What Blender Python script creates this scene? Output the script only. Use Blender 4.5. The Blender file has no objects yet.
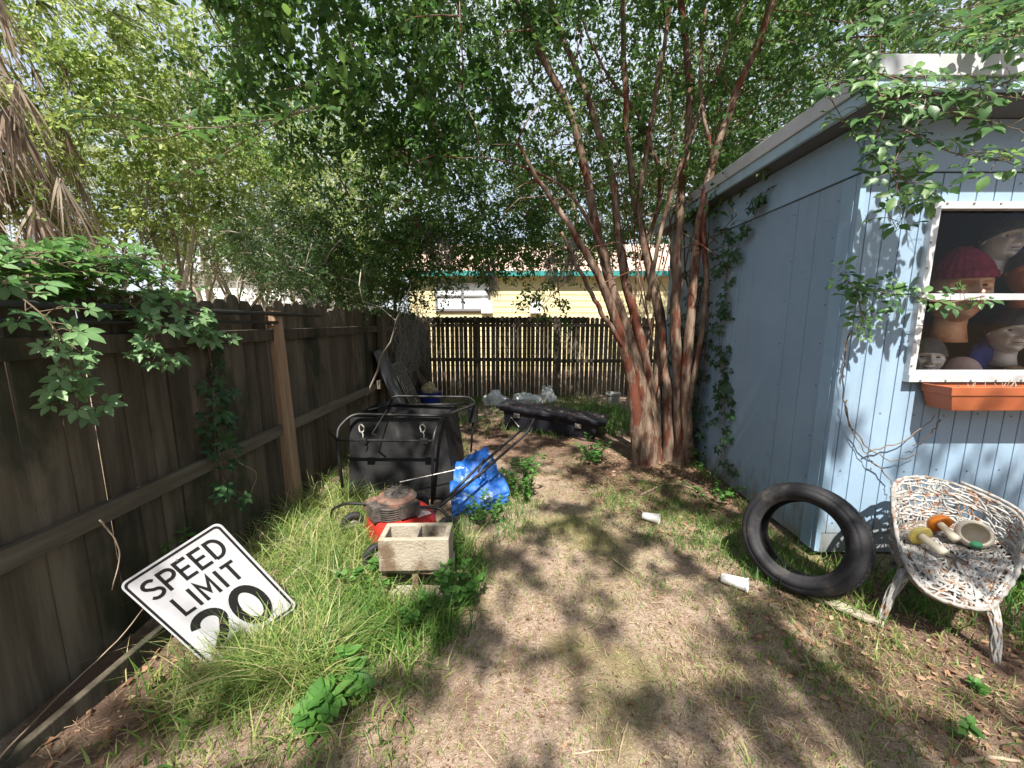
import bpy, math, random
import numpy as np
from mathutils import Vector, Matrix, noise as mnoise

SC = bpy.context.scene
COL = SC.collection
rnd = random.Random(11)
NR = np.random.default_rng(7)
PI = math.pi

# ------------------------------------------------------------------ camera, sky, sun, exposure
H = 1.6
FPX = 395.0
TILT = math.atan(62 / FPX)
cam_d = bpy.data.cameras.new('camera')
cam = bpy.data.objects.new('camera', cam_d)
COL.objects.link(cam)
cam.location = (0, 0, H)
cam.rotation_euler = (PI / 2 - TILT, 0, 0)
cam_d.sensor_width = 36
cam_d.lens = 36 * FPX / 1024
cam_d.clip_start = 0.02
cam_d.clip_end = 600
SC.camera = cam

SUN_DIR = Vector((-0.012, -0.55, 0.83)).normalized()
world = bpy.data.worlds.new('World')
SC.world = world
world.use_nodes = True
wn = world.node_tree
sky = wn.nodes.new('ShaderNodeTexSky')
sky.sky_type = 'NISHITA'
sky.sun_disc = False
sky.sun_elevation = math.asin(SUN_DIR.z)
sky.sun_rotation = math.atan2(SUN_DIR.x, SUN_DIR.y)
sky.dust_density = 2.5
sky.air_density = 1.0
bg = wn.nodes['Background']
bg.inputs['Strength'].default_value = 0.098
# thin bright cloud added by noise to whiten the clear sky
wtc = wn.nodes.new('ShaderNodeTexCoord')
wnz = wn.nodes.new('ShaderNodeTexNoise')
wnz.inputs['Scale'].default_value = 2.6
wnz.inputs['Detail'].default_value = 8
wn.links.new(wtc.outputs['Generated'], wnz.inputs['Vector'])
wmr = wn.nodes.new('ShaderNodeMapRange')
wmr.inputs['From Min'].default_value = 0.30
wmr.inputs['From Max'].default_value = 0.70
wmr.inputs['To Min'].default_value = 0.35
wmr.inputs['To Max'].default_value = 0.95
wn.links.new(wnz.outputs['Fac'], wmr.inputs['Value'])
wmx = wn.nodes.new('ShaderNodeMix')
wmx.data_type = 'RGBA'
wn.links.new(wmr.outputs[0], wmx.inputs['Factor'])
wn.links.new(sky.outputs[0], wmx.inputs[6])
wmx.inputs[7].default_value = (4.2, 4.5, 5.0, 1)
wn.links.new(wmx.outputs[2], bg.inputs['Color'])

sun_d = bpy.data.lights.new('sun', 'SUN')
sun_d.energy = 4.8
sun_d.angle = math.radians(0.53)
sun_d.color = (1.0, 0.95, 0.86)
sun = bpy.data.objects.new('sun', sun_d)
COL.objects.link(sun)
sun.rotation_euler = SUN_DIR.to_track_quat('Z', 'Y').to_euler()

SC.view_settings.view_transform = 'Standard'
SC.view_settings.look = 'None'
SC.view_settings.exposure = 1.36
SC.view_settings.gamma = 1
SC.cycles.use_denoising = True
SC.cycles.max_bounces = 8
SC.cycles.diffuse_bounces = 4
SC.cycles.glossy_bounces = 3
SC.cycles.transmission_bounces = 5
SC.cycles.transparent_max_bounces = 8
SC.cycles.caustics_reflective = False
SC.cycles.caustics_refractive = False


def P(u, v, y):
    """the point at depth y that the photograph shows at pixel (u, v)"""
    a = (u - 512) / FPX
    b = (384 - v) / FPX
    c, s = math.cos(TILT), math.sin(TILT)
    t = y / (c + b * s)
    return Vector((a * t, y, H + (-s + b * c) * t))


# ------------------------------------------------------------------ helpers
def tag(o, label=None, cat=None, group=None, kind=None):
    if label: o['label'] = label
    if cat: o['category'] = cat
    if group: o['group'] = group
    if kind: o['kind'] = kind
    return o


def thing(name, label, cat, loc=(0, 0, 0), group=None):
    o = bpy.data.objects.new(name, None)
    COL.objects.link(o)
    o.location = loc
    o.empty_display_size = 0.1
    return tag(o, label, cat, group)


def link(name, me, mat, parent=None):
    o = bpy.data.objects.new(name, me)
    COL.objects.link(o)
    for m in (mat if isinstance(mat, (list, tuple)) else [mat]):
        me.materials.append(m)
    if parent is not None:
        o.parent = parent
        mw = Matrix.Translation(parent.location) if parent.type == 'EMPTY' else Matrix.Identity(4)   # meshes carry world coordinates
        o.matrix_parent_inverse = mw.inverted()
    return o


def fmesh(name, V, F, mat, parent=None, r=None, smooth=False):
    V = np.ascontiguousarray(V, dtype=np.float32).reshape(-1, 3)
    F = np.ascontiguousarray(F, dtype=np.int32)
    nf, k = F.shape
    me = bpy.data.meshes.new(name)
    me.vertices.add(len(V))
    me.vertices.foreach_set('co', V.ravel())
    me.loops.add(nf * k)
    me.loops.foreach_set('vertex_index', F.ravel())
    me.polygons.add(nf)
    me.polygons.foreach_set('loop_start', np.arange(0, nf * k, k, dtype=np.int32))
    if smooth:
        me.polygons.foreach_set('use_smooth', np.ones(nf, dtype=bool))
    me.update(calc_edges=True)
    if r is not None:
        a = me.attributes.new('rnd', 'FLOAT', 'FACE')
        a.data.foreach_set('value', np.ascontiguousarray(r, dtype=np.float32))
    return link(name, me, mat, parent)


class MB:
    def __init__(s):
        s.v, s.f, s.r, s.m = [], [], [], []

    def add(s, vs, fs, r=None, m=0):
        n = len(s.v)
        r = rnd.random() if r is None else r
        s.v += [tuple(v) for v in vs]
        for f in fs:
            s.f.append(tuple(i + n for i in f))
            s.r.append(r)
            s.m.append(m)
        return s

    def box(s, c, d, R=None, r=None, taper=1.0, m=0):
        x, y, z = d[0] / 2, d[1] / 2, d[2] / 2
        vs = [Vector(p) for p in ((-x, -y, -z), (x, -y, -z), (x, y, -z), (-x, y, -z))]
        vs += [Vector(p) for p in ((-x * taper, -y * taper, z), (x * taper, -y * taper, z), (x * taper, y * taper, z), (-x * taper, y * taper, z))]
        if R is not None: vs = [R @ v for v in vs]
        c = Vector(c)
        return s.add([v + c for v in vs], [(3, 2, 1, 0), (4, 5, 6, 7), (0, 1, 5, 4), (1, 2, 6, 5), (2, 3, 7, 6), (3, 0, 4, 7)], r, m)

    def prism(s, outline, a, b, r=None, m=0):
        """outline: 3D points of one end (counter-clockwise seen from outside at a); a, b offsets"""
        a, b = Vector(a), Vector(b)
        n = len(outline)
        o = [Vector(p) for p in outline]
        fs = [tuple(range(n))[::-1], tuple(range(n, 2 * n))]
        fs += [(i, (i + 1) % n, n + (i + 1) % n, n + i) for i in range(n)]
        return s.add([p + a for p in o] + [p + b for p in o], fs, r, m)

    def tube(s, pts, rad, n=8, r=None, m=0, squash=1.0):
        pts = [Vector(p) for p in pts]
        k = len(pts)
        rad = rad if isinstance(rad, (list, tuple, np.ndarray)) else [rad] * k
        vs, fs = [], []
        t0 = (pts[1] - pts[0]).normalized()
        up = Vector((0, 0, 1)) if abs(t0.z) < 0.9 else Vector((1, 0, 0))
        x = t0.cross(up).normalized()
        for i in range(k):
            t = (pts[min(i + 1, k - 1)] - pts[max(i - 1, 0)])
            t = t.normalized() if t.length > 1e-9 else t0
            x = (x - t * x.dot(t))
            x = x.normalized() if x.length > 1e-6 else t.orthogonal().normalized()
            y = t.cross(x)
            for j in range(n):
                a = 2 * PI * j / n
                vs.append(pts[i] + x * (rad[i] * math.cos(a)) + y * (rad[i] * math.sin(a) * squash))
        for i in range(k - 1):
            for j in range(n):
                j2 = (j + 1) % n
                fs.append((i * n + j, i * n + j2, (i + 1) * n + j2, (i + 1) * n + j))
        fs.append(tuple(range(n))[::-1])
        fs.append(tuple((k - 1) * n + j for j in range(n)))
        return s.add(vs, fs, r, m)

    def lathe(s, prof, n=24, M=None, closed=False, r=None, m=0):
        vs, fs = [], []
        k = len(prof)
        for i in range(n):
            a = 2 * PI * i / n
            for (q, z) in prof:
                v = Vector((q * math.cos(a), q * math.sin(a), z))
                vs.append(M @ v if M is not None else v)
        for i in range(n):
            i2 = (i + 1) % n
            for j in range(k if closed else k - 1):
                j2 = (j + 1) % k
                fs.append((i * k + j, i2 * k + j, i2 * k + j2, i * k + j2))
        return s.add(vs, fs, r, m)

    def grid(s, fn, nu, nv, r=None, m=0, wrap=False):
        vs = [fn(i / (nu - (0 if wrap else 1)), j / (nv - 1)) for i in range(nu) for j in range(nv)]
        fs = []
        for i in range(nu if wrap else nu - 1):
            i2 = (i + 1) % nu
            for j in range(nv - 1):
                fs.append((i * nv + j, i2 * nv + j, i2 * nv + j + 1, i * nv + j + 1))
        return s.add(vs, fs, r, m)

    def build(s, name, mat, parent=None, smooth=False, bevel=0, subsurf=0, solid=0):
        me = bpy.data.meshes.new(name)
        me.from_pydata(s.v, [], s.f)
        a = me.attributes.new('rnd', 'FLOAT', 'FACE')
        a.data.foreach_set('value', np.array(s.r, dtype=np.float32))
        if any(s.m):
            me.polygons.foreach_set('material_index', np.array(s.m, dtype=np.int32))
        if smooth:
            me.polygons.foreach_set('use_smooth', np.ones(len(s.f), dtype=bool))
        me.update()
        o = link(name, me, mat, parent)
        if solid:
            q = o.modifiers.new('solid', 'SOLIDIFY'); q.thickness = solid
        if bevel:
            b = o.modifiers.new('bevel', 'BEVEL'); b.width = bevel; b.segments = 2; b.limit_method = 'ANGLE'
        if subsurf:
            q = o.modifiers.new('sub', 'SUBSURF'); q.levels = subsurf; q.render_levels = subsurf
        return o


def spline(pts, n=8):
    """Catmull-Rom through pts"""
    p = [Vector(q) for q in pts]
    p = [p[0] * 2 - p[1]] + p + [p[-1] * 2 - p[-2]]
    out = []
    for i in range(1, len(p) - 2):
        for j in range(n):
            t = j / n
            out.append(0.5 * ((2 * p[i]) + (p[i + 1] - p[i - 1]) * t + (2 * p[i - 1] - 5 * p[i] + 4 * p[i + 1] - p[i + 2]) * t * t
                              + (3 * p[i] - p[i - 1] - 3 * p[i + 1] + p[i + 2]) * t ** 3))
    out.append(p[-2])
    return out


def fillet(pts, r, n=5):
    """polyline with rounded corners"""
    p = [Vector(q) for q in pts]
    out = [p[0]]
    for i in range(1, len(p) - 1):
        a, b = (p[i - 1] - p[i]), (p[i + 1] - p[i])
        q = min(r, a.length * 0.45, b.length * 0.45)
        s, e = p[i] + a.normalized() * q, p[i] + b.normalized() * q
        for j in range(n + 1):
            t = j / n
            out.append(s * (1 - t) ** 2 + p[i] * 2 * t * (1 - t) + e * t * t)
    out.append(p[-1])
    return out


def gz(x, y):
    """ground height"""
    z = 0.035 * mnoise.noise(Vector((x * 0.7, y * 0.7, 3.1))) + 0.012 * mnoise.noise(Vector((x * 3, y * 3, 1.7)))
    z -= 0.10 * math.exp(-(((x + 1.5) / 0.28) ** 2 + ((y - 1.62) / 0.3) ** 2))
    return z


# ------------------------------------------------------------------ materials
def mat(name, base=(0.5, 0.5, 0.5), rough=0.6, metal=0.0, var=None, scale=6.0, stretch=(1, 1, 1), bump=0.0, bscale=None, detail=6,
        rv=0.0, coord='Object', second=None, sscale=3.0, slo=0.5, shi=0.65, sstretch=(1, 1, 1), spec=0.4):
    """base colour varied by noise towards var, blotched by second, and shifted per piece (rv)"""
    m = bpy.data.materials.new(name)
    m.use_nodes = True
    nt = m.node_tree
    N, L = nt.nodes, nt.links
    b = N['Principled BSDF']
    b.inputs['Roughness'].default_value = rough
    b.inputs['Metallic'].default_value = metal
    b.inputs['Specular IOR Level'].default_value = spec
    tc = N.new('ShaderNodeTexCoord')

    def nz(sc, st, det=detail, off=0.0):
        mp = N.new('ShaderNodeMapping')
        mp.inputs['Scale'].default_value = st
        mp.inputs['Location'].default_value = (off, off, off)
        L.new(tc.outputs[coord], mp.inputs['Vector'])
        n = N.new('ShaderNodeTexNoise')
        n.inputs['Scale'].default_value = sc
        n.inputs['Detail'].default_value = det
        n.inputs['Roughness'].default_value = 0.62
        L.new(mp.outputs[0], n.inputs['Vector'])
        return n

    def ramp(src, lo, hi):
        r = N.new('ShaderNodeMapRange')
        r.interpolation_type = 'SMOOTHSTEP'
        r.inputs['From Min'].default_value = lo
        r.inputs['From Max'].default_value = hi
        L.new(src, r.inputs['Value'])
        return r.outputs[0]

    def mix(fac, a, c):
        x = N.new('ShaderNodeMix')
        x.data_type = 'RGBA'
        L.new(fac, x.inputs['Factor'])
        for s, v in ((x.inputs[6], a), (x.inputs[7], c)):
            if isinstance(v, tuple): s.default_value = (*v, 1)
            else: L.new(v, s)
        return x.outputs[2]

    col = None
    b.inputs['Base Color'].default_value = (*base, 1)
    if var is not None:
        n1 = nz(scale, stretch)
        col = mix(ramp(n1.outputs['Fac'], 0.32, 0.68), base, var)
    if second is not None:
        n2 = nz(sscale, sstretch, 8, 5.3)
        col = mix(ramp(n2.outputs['Fac'], slo, shi), col if col is not None else base, second)
    if rv:
        at = N.new('ShaderNodeAttribute')
        at.attribute_name = 'rnd'
        mr = N.new('ShaderNodeMapRange')
        mr.inputs['To Min'].default_value = 1 - rv
        mr.inputs['To Max'].default_value = 1 + rv
        L.new(at.outputs['Fac'], mr.inputs['Value'])
        hs = N.new('ShaderNodeHueSaturation')
        L.new(mr.outputs[0], hs.inputs['Value'])
        if col is not None: L.new(col, hs.inputs['Color'])
        else: hs.inputs['Color'].default_value = (*base, 1)
        col = hs.outputs[0]
    if col is not None: L.new(col, b.inputs['Base Color'])
    if bump:
        n3 = nz(bscale or scale * 2, stretch, 8, 2.0)
        bp = N.new('ShaderNodeBump')
        bp.inputs['Strength'].default_value = min(1.0, bump)
        bp.inputs['Distance'].default_value = 0.01 * max(1.0, bump)
        L.new(n3.outputs['Fac'], bp.inputs['Height'])
        L.new(bp.outputs[0], b.inputs['Normal'])
    return m


def leafmat(name, cols, trans=0.4, rough=0.45, spec=0.35):
    """cols: ramp of leaf colours picked by each leaf's own random number"""
    m = bpy.data.materials.new(name)
    m.use_nodes = True
    nt = m.node_tree
    N, L = nt.nodes, nt.links
    b = N['Principled BSDF']
    b.inputs['Roughness'].default_value = rough
    b.inputs['Specular IOR Level'].default_value = spec
    at = N.new('ShaderNodeAttribute'); at.attribute_name = 'rnd'
    cr = N.new('ShaderNodeValToRGB')
    e = cr.color_ramp.elements
    while len(e) < len(cols): e.new(0.5)
    for i, c in enumerate(cols):
        e[i].position = i / (len(cols) - 1)
        e[i].color = (*c, 1)
    L.new(at.outputs['Fac'], cr.inputs[0])
    L.new(cr.outputs[0], b.inputs['Base Color'])
    t = N.new('ShaderNodeBsdfTranslucent')
    hs = N.new('ShaderNodeHueSaturation')
    hs.inputs['Hue'].default_value = 0.48
    hs.inputs['Value'].default_value = 1.5
    L.new(cr.outputs[0], hs.inputs['Color'])
    L.new(hs.outputs[0], t.inputs['Color'])
    ms = N.new('ShaderNodeMixShader')
    ms.inputs[0].default_value = trans
    L.new(b.outputs[0], ms.inputs[1])
    L.new(t.outputs[0], ms.inputs[2])
    L.new(ms.outputs[0], N['Material Output'].inputs['Surface'])
    return m


M = {}
M['fence'] = mat('weathered_fence', (0.060, 0.049, 0.035), 0.85, var=(0.118, 0.099, 0.072), scale=9, stretch=(1.4, 1.4, 0.12), bump=0.6, bscale=26, rv=0.3,
                 second=(0.032, 0.034, 0.022), sscale=2.2, sstretch=(1, 1, 0.5), spec=0.2)
M['fence_back'] = mat('weathered_slats', (0.09, 0.072, 0.055), 0.9, var=(0.17, 0.14, 0.105), scale=9, stretch=(1.4, 1.4, 0.15), bump=0.5, bscale=26, rv=0.35,
                      second=(0.20, 0.18, 0.14), sscale=3.5, slo=0.58, shi=0.75, spec=0.2)
M['rail'] = mat('weathered_rail', (0.095, 0.08, 0.06), 0.9, var=(0.16, 0.14, 0.105), scale=10, stretch=(1.4, 0.12, 1.4), bump=0.6, bscale=30, rv=0.15,
                second=(0.10, 0.085, 0.065), sscale=3, sstretch=(1, .3, 1), spec=0.2)
M['post'] = mat('reddish_post_wood', (0.36, 0.255, 0.165), 0.8, var=(0.24, 0.145, 0.09), scale=8, stretch=(1.6, 1.6, 0.15), bump=0.5, bscale=25,
                second=(0.25, 0.22, 0.10), sscale=2.0, sstretch=(1, 1, .5), spec=0.25)
M['lath'] = mat('grey_lath', (0.40, 0.35, 0.28), 0.9, var=(0.27, 0.225, 0.17), scale=12, stretch=(1, 0.3, 1), bump=0.6, spec=0.2)
M['stick'] = mat('dry_stick', (0.33, 0.26, 0.19), 0.9, var=(0.22, 0.16, 0.11), scale=12, rv=0.35, spec=0.2)
M['shed'] = mat('blue_shed_paint', (0.225, 0.325, 0.435), 0.55, var=(0.26, 0.36, 0.47), scale=2.0, bump=0.12, bscale=30,
                second=(0.155, 0.21, 0.27), sscale=3.2, slo=0.52, shi=0.78, sstretch=(1, 1, 0.14))
M['nail'] = mat('painted_nail', (.12, .15, .18), .5)
M['shed_trim'] = mat('blue_trim_paint', (0.27, 0.40, 0.53), 0.5, var=(0.24, 0.35, 0.46), scale=5, bump=0.1)
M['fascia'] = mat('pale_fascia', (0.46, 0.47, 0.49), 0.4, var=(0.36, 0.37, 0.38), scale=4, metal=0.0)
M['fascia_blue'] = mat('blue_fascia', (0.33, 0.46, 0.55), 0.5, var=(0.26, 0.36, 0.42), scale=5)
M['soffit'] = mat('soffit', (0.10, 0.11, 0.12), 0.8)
M['roofing'] = mat('grey_roofing', (0.16, 0.15, 0.14), 0.9, var=(0.24, 0.22, 0.2), scale=8)
M['alu'] = mat('aluminium_frame', (0.66, 0.66, 0.67), 0.38, metal=0.35, var=(0.48, 0.48, 0.49), scale=14)
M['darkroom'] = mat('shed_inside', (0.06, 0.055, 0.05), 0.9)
M['terracotta'] = mat('terracotta_plastic', (0.40, 0.115, 0.045), 0.5, var=(0.34, 0.09, 0.035), scale=5)
M['soil'] = mat('potting_soil', (0.10, 0.06, 0.04), 0.95, var=(0.19, 0.12, 0.08), scale=30, bump=1)
M['rubber'] = mat('tyre_rubber', (0.014, 0.014, 0.017), 0.6, spec=.25, var=(0.024, 0.023, 0.025), scale=9, bump=0.2, bscale=40,
                  second=(0.075, 0.065, 0.055), sscale=7, slo=0.54, shi=0.78)
M['blackplastic'] = mat('black_plastic', (0.008, 0.008, 0.009), 0.55, spec=.22, var=(0.015, 0.015, 0.015), scale=6, bump=0.3, bscale=8,
                        second=(0.05, 0.047, 0.043), sscale=5, slo=0.6, shi=0.8, sstretch=(1, 1, .25))
M['blacktube'] = mat('black_tube', (0.012, 0.012, 0.013), 0.42, spec=.3, var=(0.025, 0.024, 0.023), scale=30, second=(0.10, 0.06, 0.04), sscale=12, slo=0.62, shi=0.75)
M['toolbox'] = mat('black_toolbox', (0.009, 0.010, 0.015), 0.45, spec=.25, var=(0.016, 0.016, 0.022), scale=5, bump=0.15, bscale=50,
                   second=(0.06, 0.05, 0.045), sscale=11, slo=0.56, shi=0.74)
M['steel'] = mat('dull_steel', (0.35, 0.34, 0.33), 0.45, metal=0.7, var=(0.22, 0.2, 0.18), scale=20)
M['redpaint'] = mat('red_mower_paint', (0.40, 0.02, 0.017), 0.42, var=(0.31, 0.028, 0.02), scale=6, second=(0.24, 0.10, 0.07), sscale=9, slo=0.58, shi=0.74)
M['engine'] = mat('rusty_engine', (0.11, 0.065, 0.048), 0.7, var=(0.22, 0.115, 0.08), scale=14, second=(0.05, 0.045, 0.04), sscale=9, bump=0.3)
M['enginedark'] = mat('dark_engine', (0.035, 0.033, 0.032), 0.6, var=(0.12, 0.10, 0.085), scale=18, bump=0.3)
M['concrete'] = mat('stained_concrete', (0.36, 0.315, 0.25), 0.95, var=(0.28, 0.24, 0.185), scale=7, bump=0.8, bscale=70,
                    second=(0.15, 0.105, 0.07), sscale=5.5, slo=0.52, shi=0.66, sstretch=(1, 1, .55), spec=0.15)
M['paleslab'] = mat('pale_slab', (0.46, 0.45, 0.42), 0.9, var=(0.36, 0.345, 0.32), scale=8, bump=.6, bscale=40)
M['crumb'] = mat('soil_crumb', (0.25, 0.175, 0.13), 0.95, rv=.6, spec=.1)
M['tarp'] = mat('blue_tarp', (0.012, 0.075, 0.32), 0.45, spec=.3, var=(0.02, 0.12, 0.42), scale=5, bump=1.5, bscale=12,
                second=(0.36, 0.42, 0.46), sscale=9, slo=0.56, shi=0.66)
M['foam'] = mat('white_foam', (0.68, 0.68, 0.66), 0.5, var=(0.60, 0.59, 0.56), scale=10)
M['whiteplastic'] = mat('white_plastic', (0.8, 0.81, 0.82), 0.5, var=(0.55, 0.55, 0.54), scale=6, bump=0.5, bscale=12)
M['wicker'] = mat('peeling_white_wicker', (0.38, 0.372, 0.358), 0.8, var=(0.25, 0.24, 0.225), scale=34, rv=0.25, second=(0.22, 0.12, 0.07), sscale=24, slo=0.52, shi=0.62)
M['rust'] = mat('rusty_rim', (0.42, 0.17, 0.06), 0.8, var=(0.60, 0.42, 0.3), scale=18)
M['orange'] = mat('orange_glaze', (0.62, 0.20, 0.015), 0.35, var=(0.50, 0.13, 0.01), scale=14)
M['yellow'] = mat('yellow_glaze', (0.72, 0.56, 0.10), 0.35, var=(0.78, 0.66, 0.25), scale=12)
M['cream'] = mat('cream_glaze', (0.72, 0.66, 0.54), 0.4, var=(0.62, 0.54, 0.41), scale=14)
M['greenbit'] = mat('green_plastic', (0.05, 0.26, 0.12), 0.4)
M['signwhite'] = mat('white_sign_face', (0.48, 0.48, 0.51), 0.4, var=(0.42, 0.42, 0.445), scale=6, second=(0.34, 0.32, 0.28), sscale=5, slo=0.58, shi=0.8)
M['signblack'] = mat('black_sign_ink', (0.012, 0.012, 0.013), 0.45)
M['siding'] = mat('yellow_siding', (0.56, 0.485, 0.28), 0.6, var=(0.60, 0.52, 0.31), scale=1.5, second=(0.44, 0.37, 0.22), sscale=2.5, slo=.55, shi=.8, sstretch=(1, 1, .3))
M['teal'] = mat('teal_gutter', (0.035, 0.23, 0.22), 0.5)
M['shingle'] = mat('tan_shingle', (0.44, 0.31, 0.25), 0.9, var=(0.30, 0.21, 0.17), scale=12, rv=0.25)
M['greyframe'] = mat('grey_window_frame', (0.16, 0.16, 0.17), 0.5)
M['blind'] = mat('white_blind', (0.72, 0.74, 0.76), 0.5)
M['housewhite'] = mat('white_house_wall', (0.74, 0.74, 0.73), 0.7)
M['houseroof'] = mat('grey_house_roof', (0.3, 0.3, 0.31), 0.9, var=(0.22, 0.22, 0.23), scale=5)
M['bark_myrtle'] = mat('peeling_bark', (0.26, 0.195, 0.145), 0.85, spec=.15, var=(0.075, 0.038, 0.026), scale=20, stretch=(1, 1, 0.24), bump=2, bscale=20,
                       second=(0.125, 0.044, 0.028), sscale=7, sstretch=(1, 1, 0.25), slo=0.52, shi=0.585, rv=0.12)
M['bark_pale'] = mat('pale_bark', (0.44, 0.40, 0.33), 0.9, var=(0.29, 0.255, 0.20), scale=6, stretch=(1, 1, 0.3), bump=0.5, rv=0.3)
M['bark_dark'] = mat('dark_bark', (0.14, 0.105, 0.08), 0.9, var=(0.22, 0.175, 0.135), scale=8, stretch=(1, 1, 0.3), bump=0.5, rv=0.25)
M['vinestem'] = mat('vine_stem', (0.13, 0.085, 0.055), 0.8, var=(0.2, 0.15, 0.1), scale=20)
M['moss'] = mat('grey_dry_vine', (0.34, 0.33, 0.30), 0.95, var=(0.24, 0.23, 0.2), scale=20, rv=0.3)
M['pot'] = mat('grey_pot', (0.33, 0.33, 0.31), 0.6)
M['bluetub'] = mat('blue_plastic', (0.025, 0.04, 0.26), 0.4)
M['sack'] = mat('tan_sack', (0.55, 0.44, 0.26), 0.8, var=(0.45, 0.35, 0.2), scale=8)
M['slate'] = mat('slate_board', (0.055, 0.056, 0.065), 0.6, var=(0.09, 0.09, 0.10), scale=5)
M['pipe'] = mat('black_pipe', (0.03, 0.03, 0.034), 0.4)
M['rope'] = mat('dirty_rope', (0.45, 0.42, 0.36), 0.9)
M['label'] = mat('worn_label', (0.66, 0.62, 0.62), 0.5, var=(0.5, 0.2, 0.2), scale=30)

G = {}
G['myrtle'] = leafmat('myrtle_leaf', [(0.025, 0.07, 0.018), (0.045, 0.112, 0.026), (0.08, 0.165, 0.038), (0.16, 0.235, 0.07)], 0.52)
G['oak'] = leafmat('oak_leaf', [(0.03, 0.06, 0.02), (0.05, 0.09, 0.025), (0.08, 0.12, 0.03)], 0.35)
G['sunny'] = leafmat('sunny_leaf', [(0.07, 0.125, 0.027), (0.16, 0.25, 0.055), (0.28, 0.37, 0.10), (0.50, 0.53, 0.28)], 0.42)
G['olive'] = leafmat('olive_leaf', [(0.06, 0.10, 0.045), (0.13, 0.19, 0.085), (0.25, 0.31, 0.17), (0.48, 0.49, 0.36)], 0.35)
G['shrub'] = leafmat('shrub_leaf', [(0.03, 0.07, 0.022), (0.055, 0.11, 0.035), (0.10, 0.16, 0.06)], 0.4)
G['creeper'] = leafmat('creeper_leaf', [(0.05, 0.13, 0.03), (0.08, 0.19, 0.045), (0.13, 0.26, 0.06)], 0.45, 0.4)
G['dark_vine'] = leafmat('dark_vine_leaf', [(0.022, 0.062, 0.025), (0.035, 0.085, 0.032), (0.05, 0.11, 0.04)], 0.35, 0.45)
G['roof_vine'] = leafmat('roof_vine_leaf', [(0.04, 0.105, 0.035), (0.07, 0.155, 0.05), (0.14, 0.25, 0.075)], 0.42, 0.38)
G['weed'] = leafmat('weed_leaf', [(0.05, 0.14, 0.03), (0.08, 0.20, 0.04), (0.12, 0.25, 0.06)], 0.42)
G['grass'] = leafmat('grass_blade', [(0.045, 0.13, 0.024), (0.09, 0.195, 0.036), (0.19, 0.29, 0.065), (0.33, 0.36, 0.13), (0.45, 0.39, 0.22)], 0.35, 0.5)
G['straw'] = leafmat('straw', [(0.13, 0.08, 0.05), (0.24, 0.17, 0.10), (0.36, 0.27, 0.17), (0.46, 0.37, 0.23)], 0.2, 0.7, 0.2)
G['deadleaf'] = leafmat('dead_leaf', [(0.10, 0.05, 0.03), (0.19, 0.10, 0.06), (0.30, 0.18, 0.11), (0.38, 0.27, 0.18)], 0.2, 0.7, 0.2)
G['deadfrond'] = leafmat('dead_frond', [(0.16, 0.11, 0.08), (0.29, 0.22, 0.17), (0.42, 0.34, 0.27), (0.50, 0.43, 0.36)], 0.2, 0.7, 0.2)
G['frond'] = leafmat('palm_frond', [(0.08, 0.12, 0.045), (0.13, 0.17, 0.06), (0.2, 0.22, 0.1)], 0.35)


G['creeper_pale'] = leafmat('pale_creeper_leaf', [(0.10, 0.20, 0.08), (0.15, 0.27, 0.11), (0.21, 0.33, 0.15)], 0.35, 0.4)
G['creeper_dark'] = leafmat('glossy_dark_leaf', [(0.03, 0.085, 0.022), (0.055, 0.135, 0.03), (0.11, 0.21, 0.05)], 0.52, 0.4)
G['sunny_dark'] = leafmat('mixed_leaf', [(0.04, 0.07, 0.025), (0.07, 0.10, 0.035), (0.12, 0.15, 0.06), (0.18, 0.17, 0.10)], 0.4)


def glass_mat():
    m = bpy.data.materials.new('window_glass')
    m.use_nodes = True
    N, L = m.node_tree.nodes, m.node_tree.links
    g = N.new('ShaderNodeBsdfGlossy'); g.inputs['Roughness'].default_value = 0.015
    t = N.new('ShaderNodeBsdfTransparent'); t.inputs['Color'].default_value = (0.95, 0.96, 0.96, 1)
    f = N.new('ShaderNodeFresnel'); f.inputs['IOR'].default_value = 1.28
    ms = N.new('ShaderNodeMixShader')
    L.new(f.outputs[0], ms.inputs[0]); L.new(t.outputs[0], ms.inputs[1]); L.new(g.outputs[0], ms.inputs[2])
    L.new(ms.outputs[0], N['Material Output'].inputs['Surface'])
    return m


M['glass'] = glass_mat()


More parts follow.
